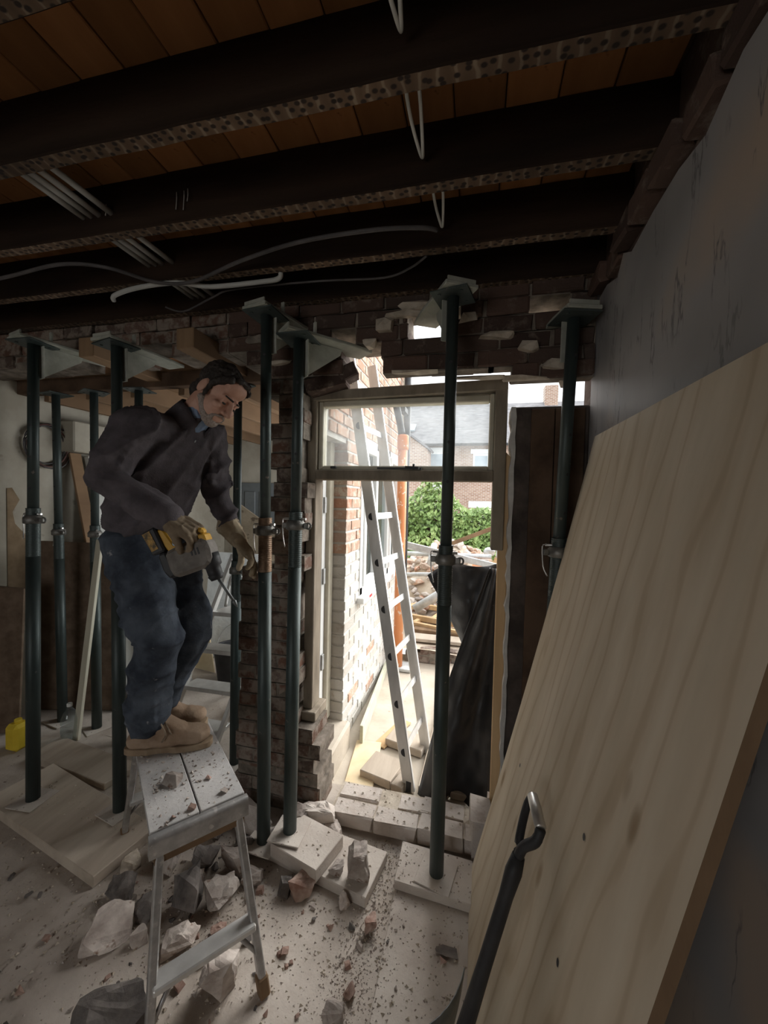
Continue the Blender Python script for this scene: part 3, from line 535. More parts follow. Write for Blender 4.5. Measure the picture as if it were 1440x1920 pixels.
def wall_bracket(label, top, ang, reach=0.36, width=0.14):
    """steel bracket on a prop head: blade pushed into the wall joint, gusset below, sleeve and hook"""
    top = V(top); t = thing('wall_bracket', label, 'bracket', top, 'steel brackets on the prop heads')
    mx = M.Translation(top) @ M.Rotation(ang, 4, 'Z')   # local +Y runs to the wall
    def P(bm, name):
        bm.transform(mx); return obj(name, bm, 'bracket', t)
    bm = bmesh.new(); prism(bm, [(-width / 2, -0.08, 0.002), (width / 2, -0.08, 0.002), (width / 2, reach - 0.12, 0.002), (width / 2 - 0.012, reach, 0.002), (-width / 2 + 0.012, reach, 0.002), (-width / 2, reach - 0.12, 0.002)], (0, 0, 0.016), bev=0.003); P(bm, 'blade')
    bm = bmesh.new(); prism(bm, [(0.0, 0.03, 0.0), (0.0, reach - 0.14, 0.0), (0.0, reach - 0.15, -0.03), (0.0, 0.04, -0.16), (0.0, 0.03, -0.16)], (0.008, 0, 0)); bm.transform(M.Translation((-0.004, 0, 0))); P(bm, 'gusset')
    bm = bmesh.new(); box2(bm, (-0.035, 0.027, -0.17), (0.035, 0.033, 0.0), 0.001); P(bm, 'back_strap')
    bm = bmesh.new(); box2(bm, (-width / 2 + 0.01, -0.075, 0.016), (width / 2 - 0.01, -0.068, 0.036), 0.001); P(bm, 'hook')
    bm = bmesh.new(); box2(bm, (width / 2 - 0.03, 0.05, 0.016), (width / 2 - 0.012, 0.06, 0.07), 0.001); P(bm, 'stop_tab')
    return t
LP = 'dark green steel prop '
G1 = 'steel props holding up the brickwork'
P1 = steel_prop(LP + 'on the long plank in front of the brown chipboard sheet', (-2.181, 1.465, 0.052), (-2.235, 1.52, 2.40), 1.50, G1)
P2 = steel_prop(LP + 'standing directly behind the back of the man', (-1.696, 1.526, 0.052), (-1.77, 1.575, 2.38), 1.45, G1)
P3 = steel_prop(LP + 'with rusty thread, first before the brick pier beside the stool', (-0.913, 1.561, 0.045), (-0.965, 1.615, 2.48), 1.49, G1, rusty=True)
P4 = steel_prop(LP + 'on stacked boards before the brick pier, next to the window frame', (-0.787, 1.573, 0.112), (-0.805, 1.625, 2.365), 1.52, G1)
P5 = steel_prop(LP + 'before the middle of the doorway and the black membrane', (-0.118, 1.605, 0.052), (-0.118, 1.605, 2.475), 1.405, G1)
P6 = steel_prop(LP + 'half hidden behind the leaning plywood sheet', (0.30, 1.716, 0.0), (0.36, 1.716, 2.40), 1.445, G1)
G2 = 'steel props under the header beam'
P7 = steel_prop(LP + 'behind the leaning wooden batten, under the header beam', (-2.532, 2.10, 0.0), (-2.55, 2.10, 2.325), 1.36, G2)
P8 = steel_prop(LP + 'rising out of the brown chipboard beside the cable coil', (-2.84, 2.10, 0.0), (-2.885, 2.10, 2.325), 1.36, G2)
P9 = steel_prop(LP + 'standing in front of the aluminium stepladder', (-1.397, 2.04, 0.0), (-1.44, 2.10, 2.325), 1.19, G2)
P10 = steel_prop(LP + 'showing behind the knees of the man', (-2.16, 2.10, 0.0), (-2.18, 2.10, 2.325), 1.30, G2)
wall_bracket('grey-green steel bracket on the prop before the brown chipboard', (-2.235, 1.52, 2.40), -0.25)
wall_bracket('grey-green steel bracket on the prop behind the man', (-1.77, 1.575, 2.38), -0.1)
wall_bracket('grey-green steel bracket on the rusty-threaded prop, highest by the pier', (-0.965, 1.615, 2.48), -0.25)
wall_bracket('pale steel bracket slanting from the pier prop to the gap over the window', (-0.805, 1.625, 2.365), -0.72, 0.36)
wall_bracket('pale steel bracket on the doorway prop pushed into the hole with daylight', (-0.118, 1.605, 2.475), 0.52, 0.30)
wall_bracket('grey-green steel bracket on the prop behind the plywood', (0.36, 1.716, 2.40), 0.30, 0.16)
# boards under the props
def plank(name, label, poly, th, z0, material, cat='board', group=None):
    bm = bmesh.new(); prism(bm, [(x, y, z0) for x, y in poly], (0, 0, th), bev=0.003); return single(name, bm, material, label, cat, group)
plank('timber_plank', 'long thick dusty plank on the floor under the props behind the stool', [(-2.42, 1.40), (-1.50, 1.225), (-1.45, 1.50), (-2.37, 1.70)], 0.05, 0.0015, 'plank_grey', 'plank')
plank('timber_plank', 'short dusty plank lying behind the bottle-side prop', [(-2.60, 1.72), (-1.95, 1.66), (-1.90, 1.84), (-2.6, 1.92)], 0.04, 0.0015, 'plank_grey', 'plank')
plank('sole_board', 'larger lower dusty board under the pier-side prop', [(-0.93, 1.535), (-0.385, 1.437), (-0.345, 1.66), (-0.88, 1.735)], 0.045, 0.0015, 'board_dust')
plank('sole_board', 'smaller upper dusty board stacked under the pier-side prop', [(-0.845, 1.50), (-0.60, 1.435), (-0.545, 1.625), (-0.79, 1.69)], 0.06, 0.048, 'board_dust')
plank('sole_board', 'dusty square board under the doorway prop', [(-0.287, 1.532), (0.03, 1.515), (0.035, 1.71), (-0.287, 1.728)], 0.038, 0.0135, 'board_dust')
# ================================================================== PLYWOOD, SPADE
bm = bmesh.new(); q = V((0.018, 0, 0.0)); N_ = 24
A, B = V((0.02, 0, 0.014)), V((0.446, 0, 1.915)); dirb = (B - A).normalized(); nb = V((dirb.z, 0, -dirb.x))
rows = []
for i in range(N_ + 1):
    u = i / N_; c = A.lerp(B, u) - nb * (-0.010 * sin(pi * u)); rows.append([c + V((0, 0.56, 0)), c + V((0, 1.68, 0))])
vs = [[bm.verts.new(p) for p in r_] for r_ in rows]; vs2 = [[bm.verts.new(p + nb * 0.018) for p in r_] for r_ in rows]
for i in range(N_):
    a, b, c, d = vs[i], vs[i + 1], vs2[i], vs2[i + 1]
    f = bm.faces.new((a[0], a[1], b[1], b[0])); f = bm.faces.new((c[0], d[0], d[1], c[1]))
    for x, y in ((0, 0), (1, 1)): f = bm.faces.new((a[x], b[x], d[x], c[x])); f.material_index = 1
for i in (0, N_): f = bm.faces.new((vs[i][0], vs[i][1], vs2[i][1], vs2[i][0])); f.material_index = 1
ply = single('plywood_sheet', bm, ['ply', 'timber_mid'], 'large pale plywood sheet leaning against the grey side wall', 'sheet')
for y, z in ((0.86, 0.955), (0.81, 0.725), (1.44, 0.70)):
    u = (z - A.z) / (B.z - A.z); c = A.lerp(B, u); c.y = y
    bm = bmesh.new(); bmesh.ops.create_circle(bm, cap_ends=True, segments=10, radius=0.007); bm.transform(frame_of(c - nb * 0.0004 + nb * 0.010 * sin(pi * u) * 1.0 - nb * 0.0006, -nb)); obj('screw_hole', bm, 'black_plastic', ply)
# spade leaning on the plywood: grip, yoke, shaft, socket, blade
sp = thing('spade', 'black-shafted digging spade with a steel grip leaning on the plywood', 'spade', (-0.03, 1.03, 0.0))
g0, g1 = V((0.168, 1.062, 0.872)), V((0.178, 0.985, 0.850))
gd = (g1 - g0).normalized(); neck = V((0.128, 1.000, 0.745)); foot_ = V((-0.005, 0.925, 0.29))
bm = bmesh.new(); mx = frame_of(g0, gd); lathe(bm, [(0.009, -0.004), (0.0135, 0.0), (0.0145, 0.04), (0.0135, 0.079), (0.009, 0.082)], mx, 14); obj('grip', bm, 'steel_bright', sp)
bm = bmesh.new(); sweep(bm, [g1, g1 - V((0.012, 0.006, 0.03)), neck + V((0.012, -0.006, 0.04)), neck], 0.0125, 8); sweep(bm, [g0, g0 - V((0.014, 0.0, 0.035)), neck + V((0.006, 0.018, 0.045)), neck], 0.0105, 8); obj('yoke', bm, 'black_plastic', sp)
bm = bmesh.new(); ax = foot_ - neck; lathe(bm, [(0.016, -0.01), (0.021, 0.03), (0.0175, 0.09), (0.0175, ax.length * 0.55), (0.021, ax.length)], frame_of(neck, ax), 14); obj('shaft', bm, 'black_plastic', sp)
bm = bmesh.new(); wd = V((-0.42, -0.60, -0.02)).normalized(); dn = (V((-0.10, 0.93, 0.0)) - V((-0.04, 0.95, 0.27))).normalized(); nn = wd.cross(dn); g = []
for i in range(7):
    for j in range(9):
        u, v_ = (i / 6 - 0.5), j / 8; p = V((-0.050, 1.02, 0.295)) + wd * u * 0.20 * (1 - 0.12 * v_ * v_) + dn * v_ * 0.272 + nn * (0.022 * (1 - (2 * u) ** 2) + 0.012 * sin(v_ * 3)); g.append(p)
for s in (0, 0.003):
    pass
va = [bm.verts.new(p) for p in g]; vb = [bm.verts.new(p + nn * 0.003) for p in g]
for i in range(6):
    for j in range(8):
        a, b, c, d = i * 9 + j, (i + 1) * 9 + j, (i + 1) * 9 + j + 1, i * 9 + j + 1
        bm.faces.new((va[a], va[b], va[c], va[d])); bm.faces.new((vb[d], vb[c], vb[b], vb[a]))
rim = [i * 9 for i in range(7)] + [54 + j for j in range(1, 9)] + [i * 9 + 8 for i in range(5, -1, -1)] + [j for j in range(7, 0, -1)]
for a, b in zip(rim, rim[1:] + rim[:1]): bm.faces.new((va[a], va[b], vb[b], vb[a]))
obj('blade', bm, 'steel_dark', sp, smooth=True)
# ================================================================== WORK PLATFORM THE MAN STANDS ON
PH = 0.60; Mf = V((-0.836, 1.049, 0)); vv = V((-0.775, 0.632, 0)).normalized(); uu = V((0.632, 0.775, 0)).normalized(); PL = 0.70; PW = 0.29
wp = thing('work_platform', 'dusty aluminium folding work platform with two splayed legs and crossbar, man on top', 'platform', Mf + vv * PL / 2)
def pl(u, v, z): return Mf + uu * u + vv * v + V((0, 0, z))
def plm(): return M(((uu.x, vv.x, 0, Mf.x), (uu.y, vv.y, 0, Mf.y), (0, 0, 1, 0), (0, 0, 0, 1)))
PM = plm()
for s in (-1, 1):
    bm = bmesh.new(); box(bm, (s * (PW / 4 + 0.0012), PL / 2 + 0.015, PH - 0.006), (PW / 2 - 0.003, PL - 0.03, 0.012), PM, 0.002); obj('deck_panel', bm, 'platform_dust', wp)
bm = bmesh.new(); box(bm, (0, PL / 2, PH - 0.02), (PW - 0.01, PL - 0.03, 0.014), PM); obj('deck_underside', bm, 'alu_dusty', wp)
for v0, s in ((0.0, -1), (PL, 1)):
    bm = bmesh.new(); prof = [(-PW / 2, 0)]; n = 8
    poly = [(0, v0 + (0.02 if s < 0 else -0.02), PH)] + [(0, v0 + s * (-0.012 + 0.016 * sin(a)), PH - 0.016 + 0.016 * cos(a)) for a in [i * pi / 2 / n for i in range(n + 1)]] + [(0, v0 + s * 0.004, PH - 0.062), (0, v0 + (0.02 if s < 0 else -0.02), PH - 0.062)]
    prism(bm, [(-PW / 2 - 0.004, p[1], p[2]) for p in poly], (PW + 0.008, 0, 0), PM); obj('end_rail', bm, 'alu_dusty', wp)
    bm = bmesh.new(); box(bm, (0, v0 - s * 0.0155, PH - 0.072), (PW - 0.02, 0.035, 0.026), PM); obj('hinge_rail', bm, 'timber_mid', wp)
    for q in (-1, 1):
        top = pl(q * (PW / 2 - 0.026), v0 - s * 0.014, PH - 0.062); bot = pl(q * (PW / 2 + 0.022), v0 + s * 0.125, 0.0)
        bm = bmesh.new(); bar(bm, top, bot + (top - bot) * 0.09, 0.034, 0.024, V((0, 0, 1)).cross(vv), 0.004); lg = obj('leg', bm, 'alu_dusty', wp)
        bm = bmesh.new(); bar(bm, bot + (top - bot) * 0.11, bot, 0.042, 0.034, V((0, 0, 1)).cross(vv), 0.005); obj('foot_cap', bm, 'timber_mid', lg)
    f_ = 0.60; a = pl(-(PW / 2 + 0.003), v0 - s * 0.014 + s * 0.139 * f_, PH - 0.062 - (PH - 0.062) * f_); b = pl((PW / 2 + 0.003), v0 - s * 0.014 + s * 0.139 * f_, PH - 0.062 - (PH - 0.062) * f_)
    bm = bmesh.new(); bar(bm, a, b, 0.06, 0.022, (0, 0, 1), 0.004); obj('crossbar', bm, 'alu', wp)
    for q in (-1, 1):
        c = pl(q * (PW / 2 - 0.03), v0 - s * 0.02, 0.30); e = pl(q * (PW / 2 + 0.01), v0 + s * 0.095, 0.13)
        bm = bmesh.new(); rod(bm, pl(q * (PW / 2 - 0.055), v0 + s * 0.07, 0.21), pl(q * (PW / 2 + 0.012), v0 + s * 0.10, 0.12), 0.007, n=8); obj('brace', bm, 'alu_dusty', wp)
bm = bmesh.new(); r_ = random.Random(5)
for i in range(260):
    u, v = r_.uniform(-PW / 2 + 0.01, PW / 2 - 0.01), r_.uniform(0.03, PL - 0.05); s = r_.choice((0.004, 0.006, 0.008, 0.011)); t_ = rock_bm(r_, (s * r_.uniform(0.7, 1.6), s, s * 0.6), 7); add(bm, t_, M.Translation(pl(u, v, PH)))
o = obj('dust_grit', bm, 'crumb', wp); o['kind'] = 'stuff'
for u, v, s, m_ in ((-0.055, 0.22, 0.055, 'rock'), (-0.02, 0.055, 0.022, 'rock_red'), (-0.075, 0.05, 0.014, 'rock_red'), (0.085, 0.07, 0.02, 'rock'), (0.06, 0.17, 0.018, 'rock_red')):
    bm = rock_bm(RNG, (s * 1.3, s, s * 0.7), 12); bm.transform(M.Translation(pl(u, v, PH))); lab = {0.055: 'grey stone lying on the platform deck near the boots', 0.022: 'pinkish brick chip at the front edge of the platform deck', 0.014: 'tiny dark brick crumb at the corner of the platform deck', 0.02: 'small grey chip at the outer front corner of the platform deck', 0.018: 'dark reddish chip in the middle of the platform deck'}[s]
    single('stone_chip', bm, m_, lab, 'stone')

# ================================================================== RUBBLE ON THE FLOOR
def rock(x, y, s, rot, label, material='rock', z=0.0, seed=0, n=16, group=None, name='rubble_stone', cuts=0.28):
    r = random.Random(seed or int(abs(x * 1000) + abs(y * 7777))); bm = rock_bm(r, s, n, cuts); bmesh.ops.triangulate(bm, faces=bm.faces[:]); bmesh.ops.subdivide_edges(bm, edges=bm.edges[:], cuts=3, use_grid_fill=True)
    for v in bm.verts: v.co += v.co.normalized() * min(s) * (0.13 * noise.noise(v.co * 2.2 / max(s) + V((x * 50, y * 50, 0))) + 0.10 * noise.noise(v.co * 7 / max(s) + V((y * 50, x * 50, 3)))) * (1 if v.co.z > 0.002 else 0)
    bm.transform(M.Translation((x, y, z)) @ M.Rotation(rot, 4, 'Z')); return single(name, bm, material, label, 'stone', group)
rock(-0.770, 1.065, (0.115, 0.10, 0.135), 0.5, 'big squared stone with a pale top just behind the foot of the platform leg', seed=21, cuts=0.14)
rock(-0.440, 1.515, (0.085, 0.105, 0.125), 0.35, 'upright bluish-grey half brick standing on the lower sole board', z=0.048, seed=22, cuts=0.10, name='half_brick')
rock(-0.535, 1.51, (0.07, 0.06, 0.05), 0.2, 'rough grey lump leaning at the foot of the upright half brick', z=0.048, seed=23)
rock(-1.065, 1.245, (0.13, 0.12, 0.16), 0.3, 'tall jagged dark stone under the platform between its legs', 'rock_dark', seed=24, n=20)
rock(-0.945, 1.315, (0.14, 0.12, 0.11), 0.9, 'rounded pinkish lump of plaster among the stones under the platform', seed=25)
rock(-0.985, 1.44, (0.12, 0.10, 0.12), 0.4, 'pale block with dark side below the platform deck', seed=26)
rock(-1.13, 1.42, (0.14, 0.12, 0.08), 0.2, 'flat grey stone behind the jagged stone', 'rock_dark', seed=27)
rock(-1.27, 1.10, (0.17, 0.13, 0.11), 0.6, 'big flat-topped grey stone on the shaded floor beside the platform leg', 'rock', seed=28, n=18)
rock(-1.205, 1.195, (0.09, 0.08, 0.075), 1.1, 'dark stone just behind the big flat-topped one', 'rock_dark', seed=29)
rock(-1.15, 1.115, (0.055, 0.045, 0.06), 0.2, 'small upright pale chip standing in shadow by the platform leg', seed=30)
rock(-1.42, 1.335, (0.07, 0.07, 0.075), 0.3, 'cream pebble-shaped stone at the end of the long plank', 'mortar_pale', seed=31)
rock(-1.29, 1.40, (0.16, 0.11, 0.11), -0.3, 'squared grey half brick under the far edge of the platform', 'rock', seed=32, cuts=0.12, name='half_brick')
rock(-1.0, 1.135, (0.12, 0.10, 0.07), 0.4, 'pale pink wedge of mortar in front of the rounded lump', seed=33)
rock(-0.72, 1.41, (0.065, 0.05, 0.075), 0.1, 'speckled grey egg-shaped stone beside the bright-faced chunk', 'rock_dark', seed=34)
rock(-0.655, 1.425, (0.12, 0.08, 0.085), 0.4, 'chunk of brick with a bright white face before the lower sole board', 'rock_red', seed=35)
rock(-0.465, 1.425, (0.055, 0.045, 0.055), 0.2, 'smooth pale pebble before the corner of the lower sole board', seed=36)
rock(-0.345, 1.375, (0.06, 0.055, 0.05), 0.7, 'reddish broken brick corner at the edge of the floor sheet', 'rock_red', seed=37)
rock(-0.395, 1.105, (0.085, 0.07, 0.05), 0.4, 'sand-coloured flattish stone near the bottom edge of the floor sheet', seed=38)
rock(-0.355, 1.165, (0.04, 0.035, 0.035), 0.9, 'small dark red stone beside the sand-coloured stone', 'rock_red', seed=39)
rock(-0.055, 1.36, (0.085, 0.05, 0.012), 0.1, 'dark flat square piece lying on the floor sheet', 'rock_dark', z=0.0125, seed=40)
rock(-1.02, 0.885, (0.20, 0.17, 0.14), 0.8, 'large dark shiny lump at the bottom edge beside the platform leg', 'rock_dark', seed=41, n=20)
rock(-0.83, 1.60, (0.2, 0.11, 0.10), 0.3, 'squared fallen brick wedged between the two pier-side props', 'brick_sill', seed=42, cuts=0.1, name='fallen_brick')
rock(-0.70, 1.74, (0.20, 0.13, 0.13), 0.5, 'pale fallen brick leaning at the end of the threshold', 'brick_sill', seed=43, cuts=0.1, name='fallen_brick')
rock(-0.80, 1.725, (0.16, 0.13, 0.15), 0.9, 'rough pale chunk between pier and threshold', seed=44)
rock(-1.05, 1.66, (0.22, 0.13, 0.11), -0.4, 'whitish fallen brick lying at the foot of the pier behind the platform', 'brick_sill', seed=45, cuts=0.1, name='fallen_brick')
rock(-1.0, 1.56, (0.10, 0.11, 0.08), 0.3, 'dark half brick beside the foot of the rusty-threaded prop', 'rock_dark', seed=46, name='half_brick')
rock(-0.62, 1.70, (0.10, 0.09, 0.08), 0.3, 'pale cracked lump at the corner of the threshold', seed=47)
rock(-1.18, 1.60, (0.13, 0.10, 0.12), 1.3, 'greyish stone in the dark below the platform back', 'rock_dark', seed=48)
rock(-1.16, 1.70, (0.34, 0.04, 0.03), -0.75, 'splintered pale lath lying at the foot of the pier', 'mortar_pale', seed=49, name='broken_lath')
rock(-1.36, 1.225, (0.10, 0.08, 0.10), 0.2, 'dusty dark block beside the cream stone', 'rock_dark', seed=50)
rock(-1.1, 1.33, (0.09, 0.08, 0.07), 0.7, 'small angular stone wedged behind the jagged dark one', seed=51)
rock(-0.88, 1.42, (0.09, 0.07, 0.06), 0.2, 'small pale stone behind the rounded plaster lump', seed=52)
rock(-0.90, 1.22, (0.06, 0.05, 0.03), 0.4, 'thin dark chip beside the pale pink wedge', 'rock_red', seed=53)
bm = bmesh.new(); sweep(bm, [(-1.36, 0.83, 0.008), (-1.25, 0.80, 0.010), (-1.14, 0.79, 0.008)], 0.008, 6); sweep(bm, [(-1.22, 0.83, 0.012), (-1.17, 0.84, 0.010)], 0.007, 6); single('rusty_rod', bm, 'rock_dark', 'thin dark rusty rod lying on the shaded floor', 'rod')
# small stones strewn about, then crumbs nobody could count
r_ = random.Random(91); seen = 0
proto = [mesh_of('small_stone', rock_bm(random.Random(100 + i), (0.022, 0.018, 0.013), 10), ('rock', 'rock_red', 'rock_dark')[i % 3]) for i in range(6)]
def blocked(x, y):
    if -0.34 < x < 0.12 and 1.48 < y: return True
    if -0.95 < x < -0.33 and 1.42 < y: return True
    return False
while seen < 110:
    x, y = r_.gauss(-0.72, 0.42), r_.uniform(0.82, 1.72)
    if x < -2.2 or x > 0.0 or blocked(x, y): continue
    o = bpy.data.objects.new('small_stone', proto[r_.randrange(6)]); COL.objects.link(o); o.location = (x, y, 0.0125 if x > -0.28 else -0.001); o.rotation_euler = (0, 0, r_.uniform(0, 6)); s = r_.choice((0.6, 0.8, 1.0, 1.3, 1.7)); o.scale = (s, s, s)
    kd = {'rock': 'pale', 'rock_red': 'brownish', 'rock_dark': 'dark'}[('rock', 'rock_red', 'rock_dark')[proto.index(o.data) % 3]]; szw = 'tiny' if s < 0.7 else 'small' if s < 1.2 else 'egg-sized'
    zone = 'on the floor sheet' if x > -0.284 else 'on open floor in front of the sole boards' if x > -0.62 else 'under and beside the platform' if x > -1.25 else 'on the shaded floor beyond the platform'
    tag(o, '%s %s stone lying %s' % (szw, kd, zone), 'stone', 'small stones strewn on the dusty floor'); seen += 1
bm = bmesh.new(); n = 0
while n < 4200:
    k = r_.random()
    if k < 0.40: x, y = r_.gauss(-0.36, 0.06) - 0.06 * 0, r_.uniform(1.0, 1.75)
    elif k < 0.62: x, y = r_.gauss(-0.95, 0.22), r_.gauss(1.32, 0.17)
    else: x, y = r_.uniform(-1.9, 0.02), r_.uniform(0.75, 1.75)
    if x > 0.02 or y > 1.76: continue
    z = 0.0
    if x > -0.284 and y < 1.56: z = 0.012
    if -0.287 < x < 0.03 and 1.535 < y < 1.71: z = 0.0515
    s = r_.choice((0.0018, 0.0025, 0.0032, 0.0042, 0.006)); c = V((x, y, z)); h = s * 0.8; a = r_.uniform(0, 6)
    q = [bm.verts.new(c + V((s * r_.uniform(0.6, 1.2) * cos(a + i * 2.1), s * cos(0.3) * sin(a + i * 2.1), 0))) for i in range(3)] + [bm.verts.new(c + V((0, 0, h)))]
    for f in ((0, 1, 3), (1, 2, 3), (2, 0, 3)): bm.faces.new([q[i] for i in f])
    n += 1
o = obj('rubble_crumbs', bm, 'crumb', kind='stuff'); tag(o, 'fine crumbs and grit scattered over the dusty floor', 'rubble')
bm = bmesh.new(); n = 0
while n < 1500:
    x, y = r_.uniform(-2.4, 0.02), r_.uniform(0.8, 1.97); z = 0.0
    if y > 1.77 and not -0.64 < x < 0.0: continue
    for (x0, x1, y0, y1, h) in ((-2.3, -1.5, 1.43, 1.6, 0.0515), (-0.83, -0.58, 1.5, 1.62, 0.108), (-0.60, -0.40, 1.47, 1.64, 0.0465), (-0.28, 0.02, 1.54, 1.70, 0.0515), (-0.28, 0.02, 0.8, 1.53, 0.0125), (-0.64, 0.0, 1.77, 1.97, 0.089)):
        if x0 < x < x1 and y0 < y < y1: z = h
    s = r_.choice((0.004, 0.006, 0.009)); c = V((x, y, z)); a = r_.uniform(0, 6)
    q = [bm.verts.new(c + V((s * cos(a + i * 2.1), s * r_.uniform(0.5, 1) * sin(a + i * 2.1), 0))) for i in range(3)] + [bm.verts.new(c + V((0, 0, s * 0.7)))]
    for f in ((0, 1, 3), (1, 2, 3), (2, 0, 3)): bm.faces.new([q[i] for i in f])
    n += 1
o = obj('plaster_crumbs', bm, 'mortar_pale', kind='stuff'); tag(o, 'pale plaster crumbs scattered over boards and floor', 'rubble')
# ================================================================== CABLES AND PIPES UNDER THE FLOORBOARDS
def cable(name, label, pts, r, material, cat='cable', group=None):
    bm = bmesh.new(); sweep(bm, pts, r, 7, 5); return single(name, bm, material, label, cat, group)
for i, (x, e) in enumerate(((-1.46, 1.135), (-1.425, 1.14), (-1.39, 1.15), (-1.335, 1.157))):
    for k, (a, b) in enumerate(((0.905, 1.168), (1.212, 1.465), (1.512, 1.75))):
        bm = bmesh.new(); rod(bm, (x - 0.006 * k, a + 0.03, 2.672 - 0.004 * (i % 2)), (x - 0.006 * k, b, 2.672), 0.0105, n=10)
        wh = ('first', 'second', 'third', 'fourth')[i] + ' from the outer side'
        single('grey_conduit', bm, 'conduit', 'straight grey conduit, %s, in the %s joist bay from the wall' % (wh, ('third', 'second', 'last')[k]), 'pipe', 'grey conduits between the joists')
cable('black_cable', 'thick black cable sagging under the joists from one side to the cable loop', [(-3.98, 1.26, 2.60), (-2.9, 1.31, 2.575), (-2.095, 1.294, 2.59), (-1.727, 1.272, 2.595), (-1.532, 1.318, 2.587), (-1.408, 1.438, 2.58), (-1.243, 1.470, 2.58), (-0.955, 1.396, 2.59), (-0.671, 1.339, 2.592), (-0.382, 1.332, 2.592), (-0.216, 1.355, 2.592), (-0.165, 1.39, 2.60)], 0.0075, 'cable_black')
cable('thin_wire', 'thin grey wire drooping between the two joists next to the brickwork', [(-1.56, 1.66, 2.592), (-1.473, 1.687, 2.575), (-1.243, 1.610, 2.585), (-1.107, 1.580, 2.592), (-0.694, 1.594, 2.592), (-0.413, 1.620, 2.59), (-0.290, 1.575, 2.592), (-0.219, 1.525, 2.60)], 0.0045, 'cable_black')
cable('grey_pipe', 'grey bent pipe with turned-up ends below the third joist', [(-1.735, 1.53, 2.575), (-1.704, 1.507, 2.585), (-1.552, 1.480, 2.59), (-1.333, 1.478, 2.59), (-1.187, 1.520, 2.58), (-0.95, 1.538, 2.585), (-0.86, 1.535, 2.588), (-0.843, 1.52, 2.61)], 0.0105, 'conduit', 'pipe')
for y0, y1, x, lab in ((0.66, 0.845, -0.19, 'white cable hanging in the joist bay at the top of the view'), (0.935, 1.16, -0.187, 'white twin cable hanging in the middle joist bay'), (1.235, 1.462, -0.155, 'short white cable loop above the end of the black cable')):
    t = thing('white_cable', lab, 'cable', (x, y1, 2.62))
    for s in (-1, 1):
        bm = bmesh.new(); sweep(bm, [(x + s * 0.006, y0, 2.70), (x + s * 0.016, y0 + 0.04, 2.672), (x + s * 0.013, (y0 + y1) / 2, 2.655), (x + s * 0.004, y1 - 0.02, 2.655), (x, y1, 2.66)], 0.005, 7, 4); obj('strand', bm, 'cable_white', t)
# ================================================================== THINGS BEYOND THE PROPS, IN THE EXTENSION ROOM
def slab(name, label, pts, th, material, cat='board', group=None):
    """flat board: four corner points and a thickness along its normal"""
    p = [V(q) for q in pts]; n = (p[1] - p[0]).cross(p[3] - p[0]).normalized(); bm = bmesh.new(); prism(bm, p, n * th, bev=0.002); return single(name, bm, material, label, cat, group)
slab('insulation_board', 'pale grey insulation board leaning on the cream wall behind the props', [(-2.72, 2.48, 0.004), (-2.72, 3.35, 0.004), (-3.14, 3.45, 1.93), (-3.14, 2.50, 1.93)], 0.045, 'insulation')
slab('timber_sheet', 'thin dark sheet edge leaning in front of the pale insulation board', [(-2.70, 2.38, 0.004), (-2.70, 2.47, 0.004), (-3.15, 2.47, 1.95), (-3.15, 2.38, 1.95)], 0.02, 'timber_mid')
slab('chipboard_sheet', 'upright brown chipboard sheet standing behind the outer props', [(-3.18, 2.17, 0.004), (-2.56, 2.33, 0.004), (-2.60, 2.37, 1.26), (-3.19, 2.22, 1.27)], 0.018, 'chipboard')
slab('brown_panel', 'second brown panel at the edge of view beside the stained wall', [(-3.17, 1.86, 0.004), (-2.98, 1.93, 0.004), (-2.98, 1.97, 0.98), (-3.17, 1.90, 1.0)], 0.018, 'chipboard')
bm = bmesh.new(); bar(bm, (-2.535, 1.96, 0.004), (-2.44, 2.05, 1.33), 0.045, 0.022, (0, 1, 0.2), 0.002); single('batten', bm, mat('pale_batten', (0.50, 0.47, 0.37), (0.62, 0.59, 0.48), 8, 0.85, stretch=(1, 1, 0.15)), 'long pale batten leaning against a prop in front of the chipboard', 'batten')
slab('foil_board', 'bright foil-faced board leaning between the props behind the man', [(-2.42, 2.62, 0.004), (-2.34, 2.80, 0.004), (-2.76, 2.80, 1.22), (-2.84, 2.62, 1.22)], 0.03, 'pebble')
slab('foil_board', 'white foil-faced insulation board standing behind the stepladder', [(-2.68, 3.38, 0.004), (-2.12, 3.40, 0.004), (-2.12, 3.52, 1.05), (-2.68, 3.50, 1.05)], 0.05, 'pebble')
slab('plaster_offcut', 'pale triangular board offcut propped beside the bucket', [(-2.62, 3.10, 0.004), (-2.30, 3.05, 0.004), (-2.48, 3.18, 0.42), (-2.62, 3.20, 0.44)], 0.012, 'paper')
slab('brown_panel', 'brown spotted panel leaning behind the working hand of the man', [(-2.3, 3.62, 0.004), (-1.65, 3.58, 0.004), (-1.85, 3.72, 1.15), (-2.5, 3.72, 1.55)], 0.02, mat('stained_hardboard', (0.20, 0.16, 0.11), (0.30, 0.25, 0.18), 6, 0.9, speck=(0.10, 0.075, 0.05), speck_amt=0.62, speck_scale=14))
